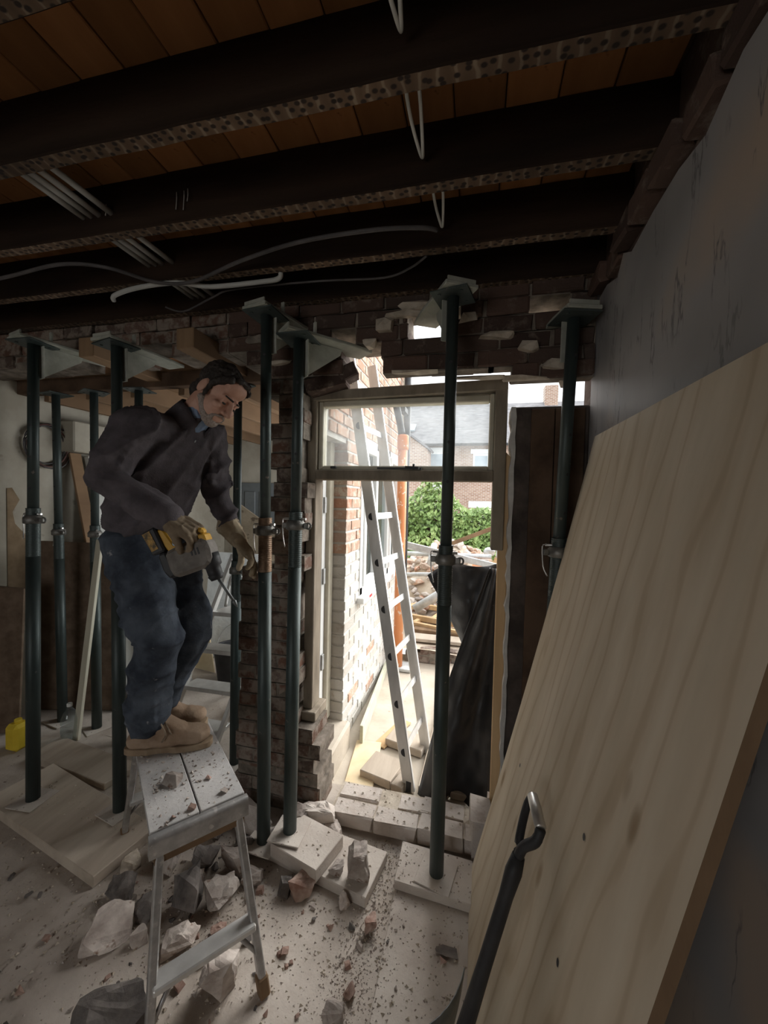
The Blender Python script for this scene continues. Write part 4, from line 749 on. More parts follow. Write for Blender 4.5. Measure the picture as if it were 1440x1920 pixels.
# cable coil on the wall
t = thing('cable_coil', 'coil of dark cable hanging on the cream wall beside the props', 'cable', (-3.17, 2.2, 1.9))
for i in range(7):
    bm = bmesh.new(); r0 = 0.145 + RNG.uniform(-0.022, 0.022); cy, cz = 2.25 + RNG.uniform(-0.025, 0.025), 2.0 + RNG.uniform(-0.02, 0.02); ph = RNG.uniform(0, 6)
    sweep(bm, [(-3.185 + 0.007 * i, cy + r0 * cos(a + ph) * 0.9, cz + r0 * sin(a + ph)) for a in [k * 2 * pi / 12 for k in range(13)]], 0.005, 6, 3); obj('turn', bm, 'cable_black' if i % 3 else mat('red_brown_cable', (0.10, 0.05, 0.045)), t)
bm = bmesh.new(); rod(bm, (-3.2, 2.25, 2.14), (-3.12, 2.25, 2.15), 0.005, n=6); obj('nail', bm, 'steel_dark', t)
# stain of bare plaster on the wall
bm = bmesh.new(); rr_ = random.Random(2); prism(bm, [(-3.198, 2.03 + 0.25 * (0.5 + 0.5 * sin(k * 0.7)) * (1 if k < 9 else 0) * 1.0, 0.9 + k * 0.085) for k in range(10)] + [(-3.198, 2.0, 1.66), (-3.198, 2.0, 0.9)], (0.004, 0, 0)); o = obj('bare_patch', bm, mat('bare_brown_plaster', (0.17, 0.12, 0.07), (0.26, 0.19, 0.12), 9, 0.95), bpy.data.objects['wall_extension_side'])
bm = bmesh.new(); box2(bm, (-3.199, 2.35, 1.96), (-3.05, 2.9, 2.2), 0.01); obj('boxing', bm, 'plaster_cream', bpy.data.objects['wall_extension_side'])
# water bottle
t = thing('water_bottle', 'large empty clear plastic bottle standing on the floor between props', 'bottle', (-2.57, 1.945, 0.0))
bm = bmesh.new(); lathe(bm, [(0.030, 0.002), (0.048, 0.006), (0.05, 0.03), (0.046, 0.05), (0.05, 0.065), (0.05, 0.10), (0.046, 0.112), (0.05, 0.125), (0.049, 0.15), (0.035, 0.19), (0.018, 0.215), (0.014, 0.225), (0.014, 0.235)], M.Translation((-2.57, 1.945, 0)), 20); obj('bottle_body', bm, 'bottle', t)
bm = bmesh.new(); lathe(bm, [(0.016, 0.233), (0.016, 0.250), (0.013, 0.253)], M.Translation((-2.57, 1.945, 0)), 16); obj('cap', bm, 'pvc_white', t)
bm = bmesh.new(); box(bm, (-2.80, 1.80, 0.085), (0.10, 0.10, 0.17), I4, 0.02); lathe(bm, [(0.02, 0.165), (0.02, 0.19)], M.Translation((-2.80, 1.80, 0)), 10)
single('plastic_bottle', bm, 'yellow_pack', 'yellow plastic container at the edge of view beside the outer prop', 'container')
# bucket with wire handle
t = thing('bucket', 'black builders bucket on the floor behind the stepladder', 'bucket', (-2.06, 2.99, 0.0)); BX = M.Translation((-2.06, 2.99, 0))
bm = bmesh.new(); lathe(bm, [(0.135, 0.0), (0.175, 0.30), (0.19, 0.30), (0.19, 0.285), (0.182, 0.285)], BX, 28, caps=False); lathe(bm, [(0.165, 0.295), (0.13, 0.03), (0.0, 0.03)], BX, 28, caps=False); lathe(bm, [(0.0, 0.0), (0.135, 0.0)], BX, 28, caps=False); obj('bucket_body', bm, 'black_plastic', t)
bm = bmesh.new(); sweep(bm, [(-2.06 + 0.18 * cos(a), 2.99 + 0.05 * sin(a), 0.295 + 0.20 * sin(a)) for a in [k * pi / 8 for k in range(9)]], 0.004, 6, 3); obj('wire_handle', bm, 'conduit', t)
bm = bmesh.new(); box(bm, (-1.62, 2.62, 0.14), (0.10, 0.16, 0.28), I4, 0.02); box(bm, (-1.62, 2.62, 0.30), (0.03, 0.1, 0.04), I4, 0.01); single('plastic_tub', bm, 'yellow_pack', 'yellow tub standing between bucket and brick pier', 'container')
# stepladder
sl = thing('stepladder', 'small aluminium stepladder standing behind a prop next to the brick pier', 'ladder', (-1.75, 2.2, 0.0))
La, Lb, Ra, Rb = V((-1.985, 2.12, 0.0)), V((-1.625, 2.34, 1.24)), V((-1.60, 2.12, 0.0)), V((-1.375, 2.30, 0.86))
bm = bmesh.new(); bar(bm, La, Lb, 0.024, 0.05, (0, 1, 0.2), 0.003); obj('stile', bm, 'alu', sl)
bm = bmesh.new(); bar(bm, Ra, Rb, 0.024, 0.05, (0, 1, 0.2), 0.003); obj('stile', bm, 'alu', sl)
for k in range(4):
    z = 0.09 + 0.245 * k; u = z / 1.24; v = z / 0.86; a, b = La.lerp(Lb, u), Ra.lerp(Rb, min(v, 1)); d = 0.10 if k < 3 else 0.26
    bm = bmesh.new(); prism(bm, [a + V((0, -0.02, 0)), b + V((0.01, -0.02, 0)), b + V((0.01 + (0.03 if k == 3 else 0), d, 0)), a + V((0.02 + (0.04 if k == 3 else 0), d, 0))], (0, 0, 0.028), bev=0.003); obj('step' if k < 3 else 'top_step', bm, 'alu', sl)
bm = bmesh.new(); sweep(bm, [(-1.73, 2.40, 0.85), (-1.70, 2.40, 1.02), (-1.66, 2.39, 1.09), (-1.60, 2.39, 1.07), (-1.55, 2.40, 0.95), (-1.52, 2.41, 0.85)], 0.011, 8, 4); obj('hoop', bm, 'alu', sl)
for p, q in (((-1.66, 2.50, 0.84), (-1.90, 2.84, 0.0)), ((-1.36, 2.50, 0.84), (-1.48, 2.84, 0.0))):
    bm = bmesh.new(); bar(bm, p, q, 0.02, 0.035, (0, 1, 0.2), 0.003); obj('rear_leg', bm, 'alu', sl)
# ================================================================== THE YARD
lt = thing('extending_ladder', 'long aluminium ladder leaning in the yard against the whitewashed wall', 'ladder', (-0.30, 2.25, 0.0))
l0, l1 = V((-0.318, 2.105, 0.0)), V((-0.772, 2.20, 2.55)); l2, l3 = V((-0.268, 2.46, 0.0)), V((-0.722, 2.555, 2.55))
ldir = (l1 - l0).normalized(); across = (l2 - l0).normalized(); lup = across.cross(ldir)
for a, b in ((l0, l1), (l2, l3)):
    bm = bmesh.new(); bar(bm, a, b, 0.025, 0.066, lup, 0.004); obj('stile', bm, 'alu', lt)
for k in range(9):
    u = 0.085 + k * 0.104; a, b = l0.lerp(l1, u), l2.lerp(l3, u)
    bm = bmesh.new(); mx = frame_of(a + across * 0.005, b - a, lup); n = 10
    prof = [(0.019 * cos(t_), 0.019 * sin(t_) - 0.006) for t_ in [pi * i / n for i in range(n + 1)]]
    prism(bm, [V((x, -y, 0)) for x, y in prof], (0, 0, (b - a).length - 0.01), mx); obj('rung', bm, 'alu', lt)
    bm = bmesh.new(); prism(bm, [V((x * 1.15, -y * 1.15, 0)) for x, y in prof], (0, 0, 0.003), frame_of(a - across * 0.0145, across, lup)); obj('rung_opening', bm, 'black_plastic', lt)
bm = bmesh.new(); box(bm, l0 + ldir * 0.03, (0.03, 0.03, 0.06)); 
obj('foot', bm, 'black_plastic', lt)
# drain pipes
t = thing('drain_pipe', 'tall orange drain pipe standing at the far corner of the whitewashed wall', 'pipe', (-0.70, 3.63, 0.0))
bm = bmesh.new(); rod(bm, (-0.70, 3.63, 0.0), (-0.70, 3.63, 2.2), 0.046, n=20); obj('pipe', bm, 'pipe_orange', t)
bm = bmesh.new(); lathe(bm, [(0.052, 2.12), (0.055, 2.13), (0.055, 2.25), (0.047, 2.26)], M.Translation((-0.70, 3.63, 0)), 20); obj('socket', bm, 'pipe_orange', t)
bm = bmesh.new(); box2(bm, (-0.72, 3.56, 0.0), (-0.56, 3.74, 0.03), 0.005); single('gully_grate', bm, 'galv', 'small grey drain grate at the foot of the orange pipe', 'grate')
t = thing('downpipe', 'black downpipe with slanting branch on the brick corner above the orange pipe', 'pipe', (-0.75, 4.10, 0.3))
bm = bmesh.new(); rod(bm, (-0.755, 4.12, 0.3), (-0.755, 4.12, 3.5), 0.038, n=14); obj('pipe', bm, 'pipe_black', t)
bm = bmesh.new(); sweep(bm, [(-0.78, 3.45, 2.65), (-0.765, 3.55, 2.55), (-0.735, 3.62, 2.38), (-0.715, 3.63, 2.27)], 0.034, 12, 4); obj('branch', bm, 'pipe_black', t)
bm = bmesh.new(); box2(bm, (-0.80, 3.9, 2.55), (-0.74, 4.1, 2.60)); obj('pipe_bracket', bm, 'pipe_black', t)
# black membrane: a sheet hooked up at two corners, folded over itself
def sheet(name, parent, P, m_, nu, nv, fn):
    bm = bmesh.new(); g = [[bm.verts.new(fn(i / nu, j / nv)) for j in range(nv + 1)] for i in range(nu + 1)]
    for i in range(nu):
        for j in range(nv): f = bm.faces.new((g[i][j], g[i + 1][j], g[i + 1][j + 1], g[i][j + 1])); f.smooth = True
    o = obj(name, bm, m_, parent, normals=False); md = o.modifiers.new('thick', 'SOLIDIFY'); md.thickness = 0.003; md.offset = 0; return o
mt_ = thing('membrane_sheet', 'large sheet of black membrane hanging crumpled beside the doorway stud', 'sheet', (-0.05, 2.12, 0.0))
def bil(a, b, c, d, u, v): return V(a).lerp(V(b), u).lerp(V(d).lerp(V(c), u), v)
def f1(u, v):
    p = bil((-0.262, 2.20, 1.215), (0.125, 2.13, 1.345), (0.12, 2.12, 0.60), (0.0, 2.17, 0.74), u, v)
    p.z += 0.03 * sin(u * 5) * (1 - v) - 0.04 * v * u; p.y += 0.05 * sin(u * 7 + v * 4) * 0.7 + 0.035 * noise.noise(p * 6) + 0.02 * noise.noise(p * 14); return p
def f2(u, v):
    top = V((0.075, 2.085, 1.30)).lerp(V((0.13, 2.07, 1.30)), u); bot = V((-0.27, 2.10, 0.0)).lerp(V((0.125, 2.06, 0.0)), u); vv_ = v
    k = vv_ ** 0.92; p = top.lerp(bot, k); p.x += (1 - u) * (-0.10 * sin(pi * vv_) * 0.25); p.y += 0.05 * sin(u * 9 + vv_ * 3) * (0.3 + 0.7 * vv_) * 0.8 + 0.03 * noise.noise(p * 5) + 0.012 * noise.noise(p * 15); p.z = max(p.z, 0.003); return p
sheet('upper_flap', mt_, None, 'membrane', 26, 26, f1); sheet('hanging_fold', mt_, None, 'membrane', 22, 44, f2)
for q in ((0.03, 2.14, 0.69), (-0.02, 2.15, 0.78), (-0.20, 2.17, 1.07)):
    bm = bmesh.new(); box(bm, q, (0.013, 0.004, 0.013), M.Identity(4)); obj('tape_tab', bm, 'pvc_white', mt_)
# slabs, offcuts and planks on the yard floor just outside
def block(name, label, c, s, rot, material, cat, group=None, z=0.0):
    bm = bmesh.new(); box(bm, (0, 0, s[2] / 2 + z), s, M.Translation((c[0], c[1], 0)) @ M.Rotation(rot, 4, 'Z'), 0.004); return single(name, bm, material, label, cat, group)
block('paving_slab', 'grey square slab lying outside before the ladder foot', (-0.50, 2.20), (0.20, 0.20, 0.05), -0.25, 'plank_grey', 'slab')
block('paving_slab', 'second grey slab overlapping behind the ladder foot', (-0.40, 2.50), (0.26, 0.16, 0.05), -0.25, 'plank_grey', 'slab', z=0.0)
block('wood_block', 'short wood block between the slab and the ladder stile', (-0.372, 2.12), (0.07, 0.12, 0.045), -0.3, 'plank_grey', 'block')
block('ply_offcut', 'yellowish plywood offcut on the yard floor near the threshold', (-0.63, 2.25), (0.17, 0.42, 0.012), 0.12, 'paper', 'board')
block('ply_offcut', 'orange-yellow narrow offcut lying beside the grey slab', (-0.52, 2.60), (0.09, 0.36, 0.01), -0.35, 'timber_new', 'board')
for i, (x, y, ln, rot, lab) in enumerate(((-0.16, 2.95, 1.7, -0.03, 'long weathered scaffold plank running up the yard, inner one'), (0.04, 2.9, 1.6, -0.06, 'long weathered scaffold plank running up the yard, middle one'), (0.24, 2.95, 1.6, -0.06, 'long weathered scaffold plank beneath the membrane'))):
    block('scaffold_plank', lab, (x, y), (0.17, ln, 0.04), rot, 'plank_grey', 'plank')
# raised garden: planks, timber frames, rubble heap, poles
GZ = 0.17
block('garden_plank', 'worn plank lying along the brick edging', (-0.10, 4.08), (1.1, 0.17, 0.035), 0.03, 'plank_grey', 'plank', z=GZ - 0.02)
block('garden_plank', 'split brown plank lying behind the brick edging', (-0.15, 4.28), (1.0, 0.16, 0.04), -0.05, 'timber_mid', 'plank', z=GZ - 0.01)
def timber_frame(label, c, rot, s, z):  # open timber frame lying flat
    t = thing('softwood_frame', label, 'frame', (c[0], c[1], z)); mx = M.Translation((c[0], c[1], z)) @ M.Rotation(rot, 4, 'Z')
    for (cx_, cy_, sx, sy) in ((0, -s[1] / 2, s[0], 0.045), (0, s[1] / 2, s[0], 0.045), (-s[0] / 2, 0, 0.045, s[1] - 0.05), (s[0] / 2, 0, 0.045, s[1] - 0.05), (s[0] * 0.02, 0, 0.045, s[1] - 0.05)):
        bm = bmesh.new(); box(bm, (cx_, cy_, 0.03), (sx, sy, 0.06), mx, 0.003); obj('rail', bm, 'timber_new', t)
    return t
timber_frame('yellow softwood frame lying on the planks behind the orange pipe', (-0.42, 4.75), -0.25, (0.85, 0.5), 0.20)
timber_frame('narrow yellow softwood frame lying in front of the wider one', (-0.32, 4.42), -0.28, (0.65, 0.26), 0.17)
# heap of bricks and rubble
rh = random.Random(77); hp = [mesh_of('rubble_brick', rock_bm(random.Random(200 + i), (0.20, 0.11, 0.085), 18, 0.2), ('brick_red', 'brick_sill', 'rock', 'brick_red')[i % 4]) for i in range(8)]
bm = bmesh.new(); bmesh.ops.create_grid(bm, x_segments=24, y_segments=24, size=0.5)
for v in bm.verts:
    x, y = v.co.x, v.co.y; r2 = min(1, 2 * sqrt(x * x + y * y)); v.co = V((-0.35 + x * 2.6, 6.1 + y * 2.2, 0.05 + 0.93 * (1 - r2 ** 1.5) + 0.06 * noise.noise(V((x * 9, y * 9, 2)))))
tag(obj('rubble_heap', bm, 'earth', kind='stuff'), 'core of the big heap of demolition rubble in the garden', 'rubble')
n = 0
while n < 280:
    x, y = rh.uniform(-0.5, 0.5), rh.uniform(-0.5, 0.2); r2 = 2 * sqrt(x * x + y * y)
    if r2 > 1: continue
    z = 0.05 + 0.93 * (1 - r2 ** 1.5); o = bpy.data.objects.new('rubble_brick', hp[rh.randrange(8)]); COL.objects.link(o)
    o.location = (-0.35 + x * 2.6, 6.1 + y * 2.2, z); o.rotation_euler = (rh.uniform(-0.6, 0.6), rh.uniform(-0.6, 0.6), rh.uniform(0, 6)); s = rh.choice((0.6, 0.8, 1.0)); o.scale = (s, s, s)
    tag(o, '%s %s brick %s the garden rubble heap' % ({0.6: 'small broken', 0.8: 'broken', 1.0: 'whole-looking'}[s], ('red', 'dusty pale', 'greyish', 'red')[hp.index(o.data) % 4], 'near the top of' if z > 0.7 else 'halfway up' if z > 0.4 else 'low on'), 'brick', 'bricks of the rubble heap'); n += 1
n = 0
while n < 60:
    x, y = rh.uniform(-0.85, 0.3), rh.uniform(4.55, 5.3)
    if x < 0.05 and y < 5.02 : 
        if rh.random() < 0.8: continue
    o = bpy.data.objects.new('loose_brick', hp[rh.randrange(8)]); COL.objects.link(o); o.location = (x, y, 0.15 + 0.25 * max(0, y - 4.9)); o.rotation_euler = (rh.uniform(-0.4, 0.4), rh.uniform(-0.4, 0.4), rh.uniform(0, 6)); s = rh.choice((0.5, 0.7, 0.9)); o.scale = (s, s, s)
    tag(o, 'loose %s brick bit on the ground before the rubble heap' % ('red', 'dusty pale', 'greyish', 'red')[hp.index(o.data) % 4], 'brick', 'loose bricks before the heap'); n += 1
# poles and an aluminium ladder lying over the heap
def pole(label, p, q, r, m_='galv', name='scaffold_pole'):
    bm = bmesh.new(); rod(bm, p, q, r, n=12); rod(bm, q, V(q) + (V(q) - V(p)).normalized() * 0.004, r * 0.8, n=12); return single(name, bm, m_, label, 'pole')
pole('galvanised pole lying level across the heap under the ladder', (-1.3, 5.05, 0.92), (0.2, 5.0, 0.95), 0.03); pole('lower galvanised pole half buried in the heap', (-1.3, 5.0, 0.62), (-0.1, 5.05, 0.70), 0.026)
pole('thick slanting galvanised pole running down to the timber frames', (-0.72, 4.75, 0.27), (-0.10, 5.0, 0.66), 0.055); pole('short upright galvanised pole behind the membrane', (-0.38, 5.35, 0.2), (-0.38, 5.35, 1.0), 0.035)
pole('rusty-ended tube pointing at the doorway from the heap', (-0.55, 5.3, 1.02), (-0.53, 4.75, 0.87), 0.045, 'galv')
t = thing('roof_ladder', 'aluminium ladder section lying slanted across the rubble heap', 'ladder', (-0.2, 4.5, 0.95)); a0, a1, b0, b1 = V((-1.1, 4.65, 1.15)), V((0.55, 4.45, 0.86)), V((-1.1, 4.95, 1.07)), V((0.62, 4.78, 0.80))
for a, b in ((a0, a1), (b0, b1)):
    bm = bmesh.new(); bar(bm, a, b, 0.03, 0.065, (0, 0, 1), 0.004); obj('stile', bm, 'galv', t)
for k in range(7):
    u = 0.06 + k * 0.146; bm = bmesh.new(); rod(bm, a0.lerp(a1, u), b0.lerp(b1, u), 0.015, n=8); obj('rung', bm, 'galv', t)
bm = bmesh.new(); bar(bm, (-0.75, 5.55, 0.85), (0.65, 5.0, 1.50), 0.07, 0.05, (0, 0, 1), 0.004); single('rafter_offcut', bm, 'timber_mid', 'old brown rafter sticking out over the heap before the ivy', 'timber')
bm = bmesh.new(); bar(bm, (0.25, 5.3, 0.75), (0.62, 5.6, 1.55), 0.10, 0.04, (0, 1, 0), 0.004); single('batten', bm, 'timber_new', 'pale slanting board standing on the heap beside the rafter', 'board')
for x, y, z, s, lab in ((0.40, 5.1, 0.98, 0.17, 'grey crumpled plastic sack lying on the heap'), (0.20, 5.35, 0.98, 0.11, 'smaller grey plastic sack behind the first')):
    bm = rock_bm(random.Random(int(x * 100)), (s * 1.6, s * 1.2, s), 26); bmesh.ops.subdivide_edges(bm, edges=bm.edges[:], cuts=2, use_grid_fill=True)
    for v in bm.verts: v.co += v.co.normalized() * 0.03 * noise.noise(v.co * 14)
    bm.transform(M.Translation((x, y, z - 0.06))); single('plastic_sack', bm, 'galv', lab, 'bag')
bm = bmesh.new(); prism(bm, [(-0.06, 4.86, 0.72), (0.30, 4.80, 0.74), (0.34, 5.0, 0.84), (-0.02, 5.02, 0.84)], (0, 0, 0.02)); single('roof_tile', bm, 'tile_orange', 'flat terracotta tile lying behind the black membrane', 'tile')
# ivy: a bushy wall of leaves at the end of the garden
rl = random.Random(55); bm = bmesh.new()
def ivy_top(x): return 1.55 + 0.62 * math.exp(-((x + 0.92) / 0.42) ** 2) - 0.18 * max(0, x + 0.4) + 0.15 * noise.noise(V((x * 2, 0, 0))) - (0.32 if x < -1.6 else 0)
for i in range(9000):
    x = rl.uniform(-2.9, 1.4); zt = ivy_top(x); z = rl.uniform(0.0, 1) ** 0.8 * zt; y = 8.2 - 0.55 * sqrt(max(0.02, 1 - (z / zt) ** 2)) - 0.25 * noise.noise(V((x * 1.5, 3, z * 1.5))) + rl.uniform(-0.1, 0.1)
    s = rl.uniform(0.035, 0.075); mx = M.Translation((x, y, z)) @ Euler((rl.uniform(0.2, 1.3), rl.uniform(-0.7, 0.7), rl.uniform(-0.9, 0.9))).to_matrix().to_4x4()
    vs_ = [bm.verts.new(mx @ V(q)) for q in ((0, -s, 0), (0.6 * s, -0.2 * s, 0.15 * s), (0.35 * s, 0.5 * s, 0), (0, s * 1.1, -0.1 * s), (-0.35 * s, 0.5 * s, 0), (-0.6 * s, -0.2 * s, 0.15 * s))]
    bm.faces.new((vs_[0], vs_[1], vs_[2], vs_[3])); bm.faces.new((vs_[0], vs_[3], vs_[4], vs_[5]))
iv = thing('ivy_bush', 'tall bushy green ivy growing over the garden end wall', 'ivy', (-0.7, 8.2, 0.0)); o = obj('foliage', bm, 'leaf', iv, normals=False); o['kind'] = 'stuff'
bm = bmesh.new(); prism(bm, [(-3.0, 8.25, 0), (1.5, 8.25, 0), (1.5, 8.25, 1.15), (-0.5, 8.25, 1.4), (-0.92, 8.25, 1.9), (-1.3, 8.25, 1.5), (-3.0, 8.25, 1.0)], (0, 0.12, 0)); obj('garden_wall_core', bm, 'brick_dark', iv)
# the brick houses behind
def house_part(name, bm, m_, parent): return obj(name, bm, m_, parent)
h = thing('terraced_house', 'brick terraced house with slate roof and white windows behind the ivy', 'house', (-1, 20.5, -0.5))
bm = bmesh.new(); box2(bm, (-7, 20.3, -0.5), (12, 26, 4.55)); obj('wall', bm, 'far_brick', h)
bm = bmesh.new(); prism(bm, [(-7.2, 20.0, 4.5), (-7.2, 24.0, 7.45), (-7.2, 28.0, 4.5)], (19.4, 0, 0)); obj('roof', bm, 'slate', h)
bm = bmesh.new(); box2(bm, (-7.2, 19.9, 4.42), (12.2, 20.02, 4.54)); obj('gutter', bm, 'pipe_black', h)
bm = bmesh.new(); mx = frame_of((-3.75, 20.75, 5.08), (0, -2.95, 4.0), (0, 0, 1)); prism(bm, [(-4.05, 21.15, 5.38), (-3.45, 21.15, 5.38), (-3.45, 21.75, 5.82), (-4.05, 21.75, 5.82)], (0, -0.06, 0.08)); obj('rooflight', bm, 'window_dark', h)
for x, z0, z1, wd_ in ((-2.1, 2.9, 4.15, 0.85), (0.15, 2.9, 4.05, 0.8), (2.6, 2.9, 4.05, 0.8)):
    bm = bmesh.new(); box2(bm, (x - wd_ / 2, 20.22, z0), (x + wd_ / 2, 20.32, z1), 0.01); wf = obj('window_frame', bm, 'pvc_white', h)
    bm = bmesh.new(); box2(bm, (x - wd_ / 2 + 0.09, 20.205, z0 + 0.10), (x + wd_ / 2 - 0.09, 20.23, z1 - 0.12)); obj('pane', bm, 'window_dark', wf)
    bm = bmesh.new(); box2(bm, (x - wd_ / 2 - 0.12, 20.18, z1), (x + wd_ / 2 + 0.12, 20.34, z1 + 0.22)); obj('stone_lintel', bm, 'pvc_white', wf)
for x, z0, z1, wd_ in ((0.35, 1.30, 1.62, 1.5), (-2.1, 2.2, 2.5, 0.9)):
    bm = bmesh.new(); box2(bm, (x - wd_ / 2, 20.15, z0), (x + wd_ / 2, 20.34, z1)); obj('stone_sill', bm, 'pvc_white', h)
bm = bmesh.new(); rod(bm, (-1.55, 20.2, -0.5), (-1.55, 20.2, 4.4), 0.07, n=8); obj('downpipe', bm, 'pipe_black', h)
bm = bmesh.new(); box2(bm, (3.6, 23.6, 6.8), (4.3, 24.3, 8.3)); obj('chimney', bm, 'far_brick', h)
g = thing('house_outrigger', 'lower brick gable in front of the terraced house', 'house', (-4, 18.5, -0.5))
bm = bmesh.new(); prism(bm, [(-7.0, 18.4, -0.5), (-2.35, 18.4, -0.5), (-2.35, 18.4, 4.05), (-4.2, 18.4, 5.4), (-7.0, 18.4, 5.4)], (0, 1.45, 0)); obj('wall', bm, 'far_brick', g)
bm = bmesh.new(); prism(bm, [(-2.25, 18.3, 4.0), (-4.2, 18.3, 5.42), (-4.2, 18.3, 5.52), (-2.2, 18.3, 4.08)], (0, 1.5, 0)); obj('verge', bm, 'slate', g)
# ================================================================== THE MAN
AR, AU, AF = V((0.972, 0.234, 0.024)), V((-0.031, 0.028, 0.999)), V((-0.233, 0.972, -0.035))   # across, up, away: axes of his stance
def cap(bm, p0, r0, p1, r1, n=2):
    t_ = bmesh.new(); a = bmesh.new(); bmesh.ops.create_icosphere(a, subdivisions=n, radius=1.0); co = [v.co.copy() for v in a.verts]; a.free()
    for p, r in ((p0, r0), (p1, r1)):
        for c in co: t_.verts.new(V(p) + c * r)
    bmesh.ops.convex_hull(t_, input=t_.verts[:]); bmesh.ops.delete(t_, geom=[v for v in t_.verts if not v.link_faces], context='VERTS'); add(bm, t_)
def ell(bm, c, r, ax=None):
    t_ = bmesh.new(); bmesh.ops.create_icosphere(t_, subdivisions=3, radius=1.0); ax = ax or (V((1, 0, 0)), V((0, 1, 0)), V((0, 0, 1)))
    for v in t_.verts: v.co = V(c) + ax[0] * v.co.x * r[0] + ax[1] * v.co.y * r[1] + ax[2] * v.co.z * r[2]
    add(bm, t_)
def ell2(bm, c0, r0, c1, r1, ax):
    t_ = bmesh.new(); a = bmesh.new(); bmesh.ops.create_icosphere(a, subdivisions=3, radius=1.0); co = [v.co.copy() for v in a.verts]; a.free()
    for c, r in ((c0, r0), (c1, r1)):
        for k in co: t_.verts.new(V(c) + ax[0] * k.x * r[0] + ax[1] * k.y * r[1] + ax[2] * k.z * r[2])
    bmesh.ops.convex_hull(t_, input=t_.verts[:]); bmesh.ops.delete(t_, geom=[v for v in t_.verts if not v.link_faces], context='VERTS'); add(bm, t_)
SCR = bpy.data.scenes.new('scratch')
def fuse(name, bm, voxel, it, material, parent=None, disp=None):
    """melt overlapping shapes into one continuous skin"""
    bmesh.ops.recalc_face_normals(bm, faces=bm.faces[:]); me = bpy.data.meshes.new(name); bm.to_mesh(me); bm.free()
    o = bpy.data.objects.new(name, me); SCR.collection.objects.link(o)
    m_ = o.modifiers.new('r', 'REMESH'); m_.mode = 'VOXEL'; m_.voxel_size = voxel; s_ = o.modifiers.new('s', 'SMOOTH'); s_.iterations = it; s_.factor = 0.5
    SCR.view_layers[0].update(); dg = SCR.view_layers[0].depsgraph; m2 = bpy.data.meshes.new_from_object(o.evaluated_get(dg)); m2.name = name
    o.modifiers.clear(); o.data = m2; bpy.data.meshes.remove(me); SCR.collection.objects.unlink(o); COL.objects.link(o)
    if disp:
        co = [V(v.co) for v in m2.vertices]; nn_ = [V(v.normal) for v in m2.vertices]
        m2.vertices.foreach_set('co', [x for c, n_ in zip(co, nn_) for x in c + n_ * disp(c)])
        m2.update()
    m2.materials.clear(); m2.materials.append(MT[material])
    for p in m2.polygons: p.use_smooth = True
    if parent: o.parent = parent; o.matrix_parent_inverse = M.Translation(-world_loc(parent))
    return o
def ridge(p, s, seed=0.0): return max(0.0, 1 - 2.4 * abs(noise.noise(V((p.x * s[0], p.y * s[1], p.z * s[2] + seed))))) ** 2
J = {k: V(v) for k, v in dict(Rhip=(-1.357, 1.275, 1.450), Lhip=(-1.343, 1.445, 1.440), Rknee=(-1.180, 1.235, 1.095), Lknee=(-1.180, 1.410, 1.065), Rank=(-1.250, 1.272, 0.735), Lank=(-1.315, 1.405, 0.735),
    pelvis=(-1.362, 1.361, 1.470), waist=(-1.362, 1.361, 1.615), chest=(-1.296, 1.373, 1.797), uchest=(-1.245, 1.390, 1.905), neck=(-1.178, 1.412, 1.985),
    Rsh=(-1.248, 1.205, 1.895), Relb=(-1.288, 1.098, 1.700), Rwr=(-1.085, 1.172, 1.563), Lsh=(-1.212, 1.565, 1.900), Lelb=(-1.205, 1.575, 1.672), Lwr=(-1.085, 1.560, 1.470)).items()}
hF = (AR * 0.68 - AU * 0.66 - AF * 0.30).normalized(); hU = (AR * 0.66 + AU * 0.72); hU = (hU - hF * hU.dot(hF)).normalized(); hR = hF.cross(hU); HC = V((-1.070, 1.422, 2.068))
def H(r, f, u): return HC + hR * r + hF * f + hU * u
HAX = (hR, hF, hU)
bm = bmesh.new()
ell(bm, H(0, -0.015, 0.035), (0.076, 0.094, 0.086), HAX); ell(bm, H(0, 0.030, -0.040), (0.060, 0.058, 0.074), HAX); ell(bm, H(0, 0.064, -0.099), (0.028, 0.024, 0.022), HAX)
for s in (-1, 1):
    cap(bm, H(s * 0.053, -0.002, -0.052), 0.018, H(s * 0.022, 0.058, -0.098), 0.019); ell(bm, H(s * 0.042, 0.066, -0.024), (0.020, 0.020, 0.016), HAX); ell(bm, H(s * 0.079, -0.014, -0.006), (0.009, 0.021, 0.033), HAX)
    cap(bm, H(s * 0.012, 0.084, 0.022), 0.010, H(s * 0.045, 0.070, 0.020), 0.010); ell(bm, H(s * 0.012, 0.099, -0.034), (0.009, 0.011, 0.009), HAX); ell(bm, H(s * 0.031, 0.073, 0.000), (0.014, 0.012, 0.010), HAX)
    cap(bm, H(s * 0.018, 0.086, -0.040), 0.006, H(s * 0.030, 0.076, -0.066), 0.007)
cap(bm, H(0, 0.083, 0.016), 0.010, H(0, 0.113, -0.030), 0.0125); cap(bm, H(-0.020, 0.082, -0.064), 0.0075, H(0.020, 0.082, -0.064), 0.0075); cap(bm, H(-0.016, 0.081, -0.076), 0.008, H(0.016, 0.081, -0.076), 0.008)
ell(bm, H(0, 0.055, 0.065), (0.055, 0.030, 0.040), HAX)
cap(bm, H(0, -0.030, -0.055), 0.056, J['neck'], 0.060); cap(bm, J['neck'], 0.060, J['uchest'], 0.09)
up_ = (J['neck'] - J['pelvis']).normalized(); sd = (J['Rsh'] - J['Lsh']); sd = (sd - up_ * sd.dot(up_)).normalized(); fw = up_.cross(sd); TAX = (sd, fw, up_)
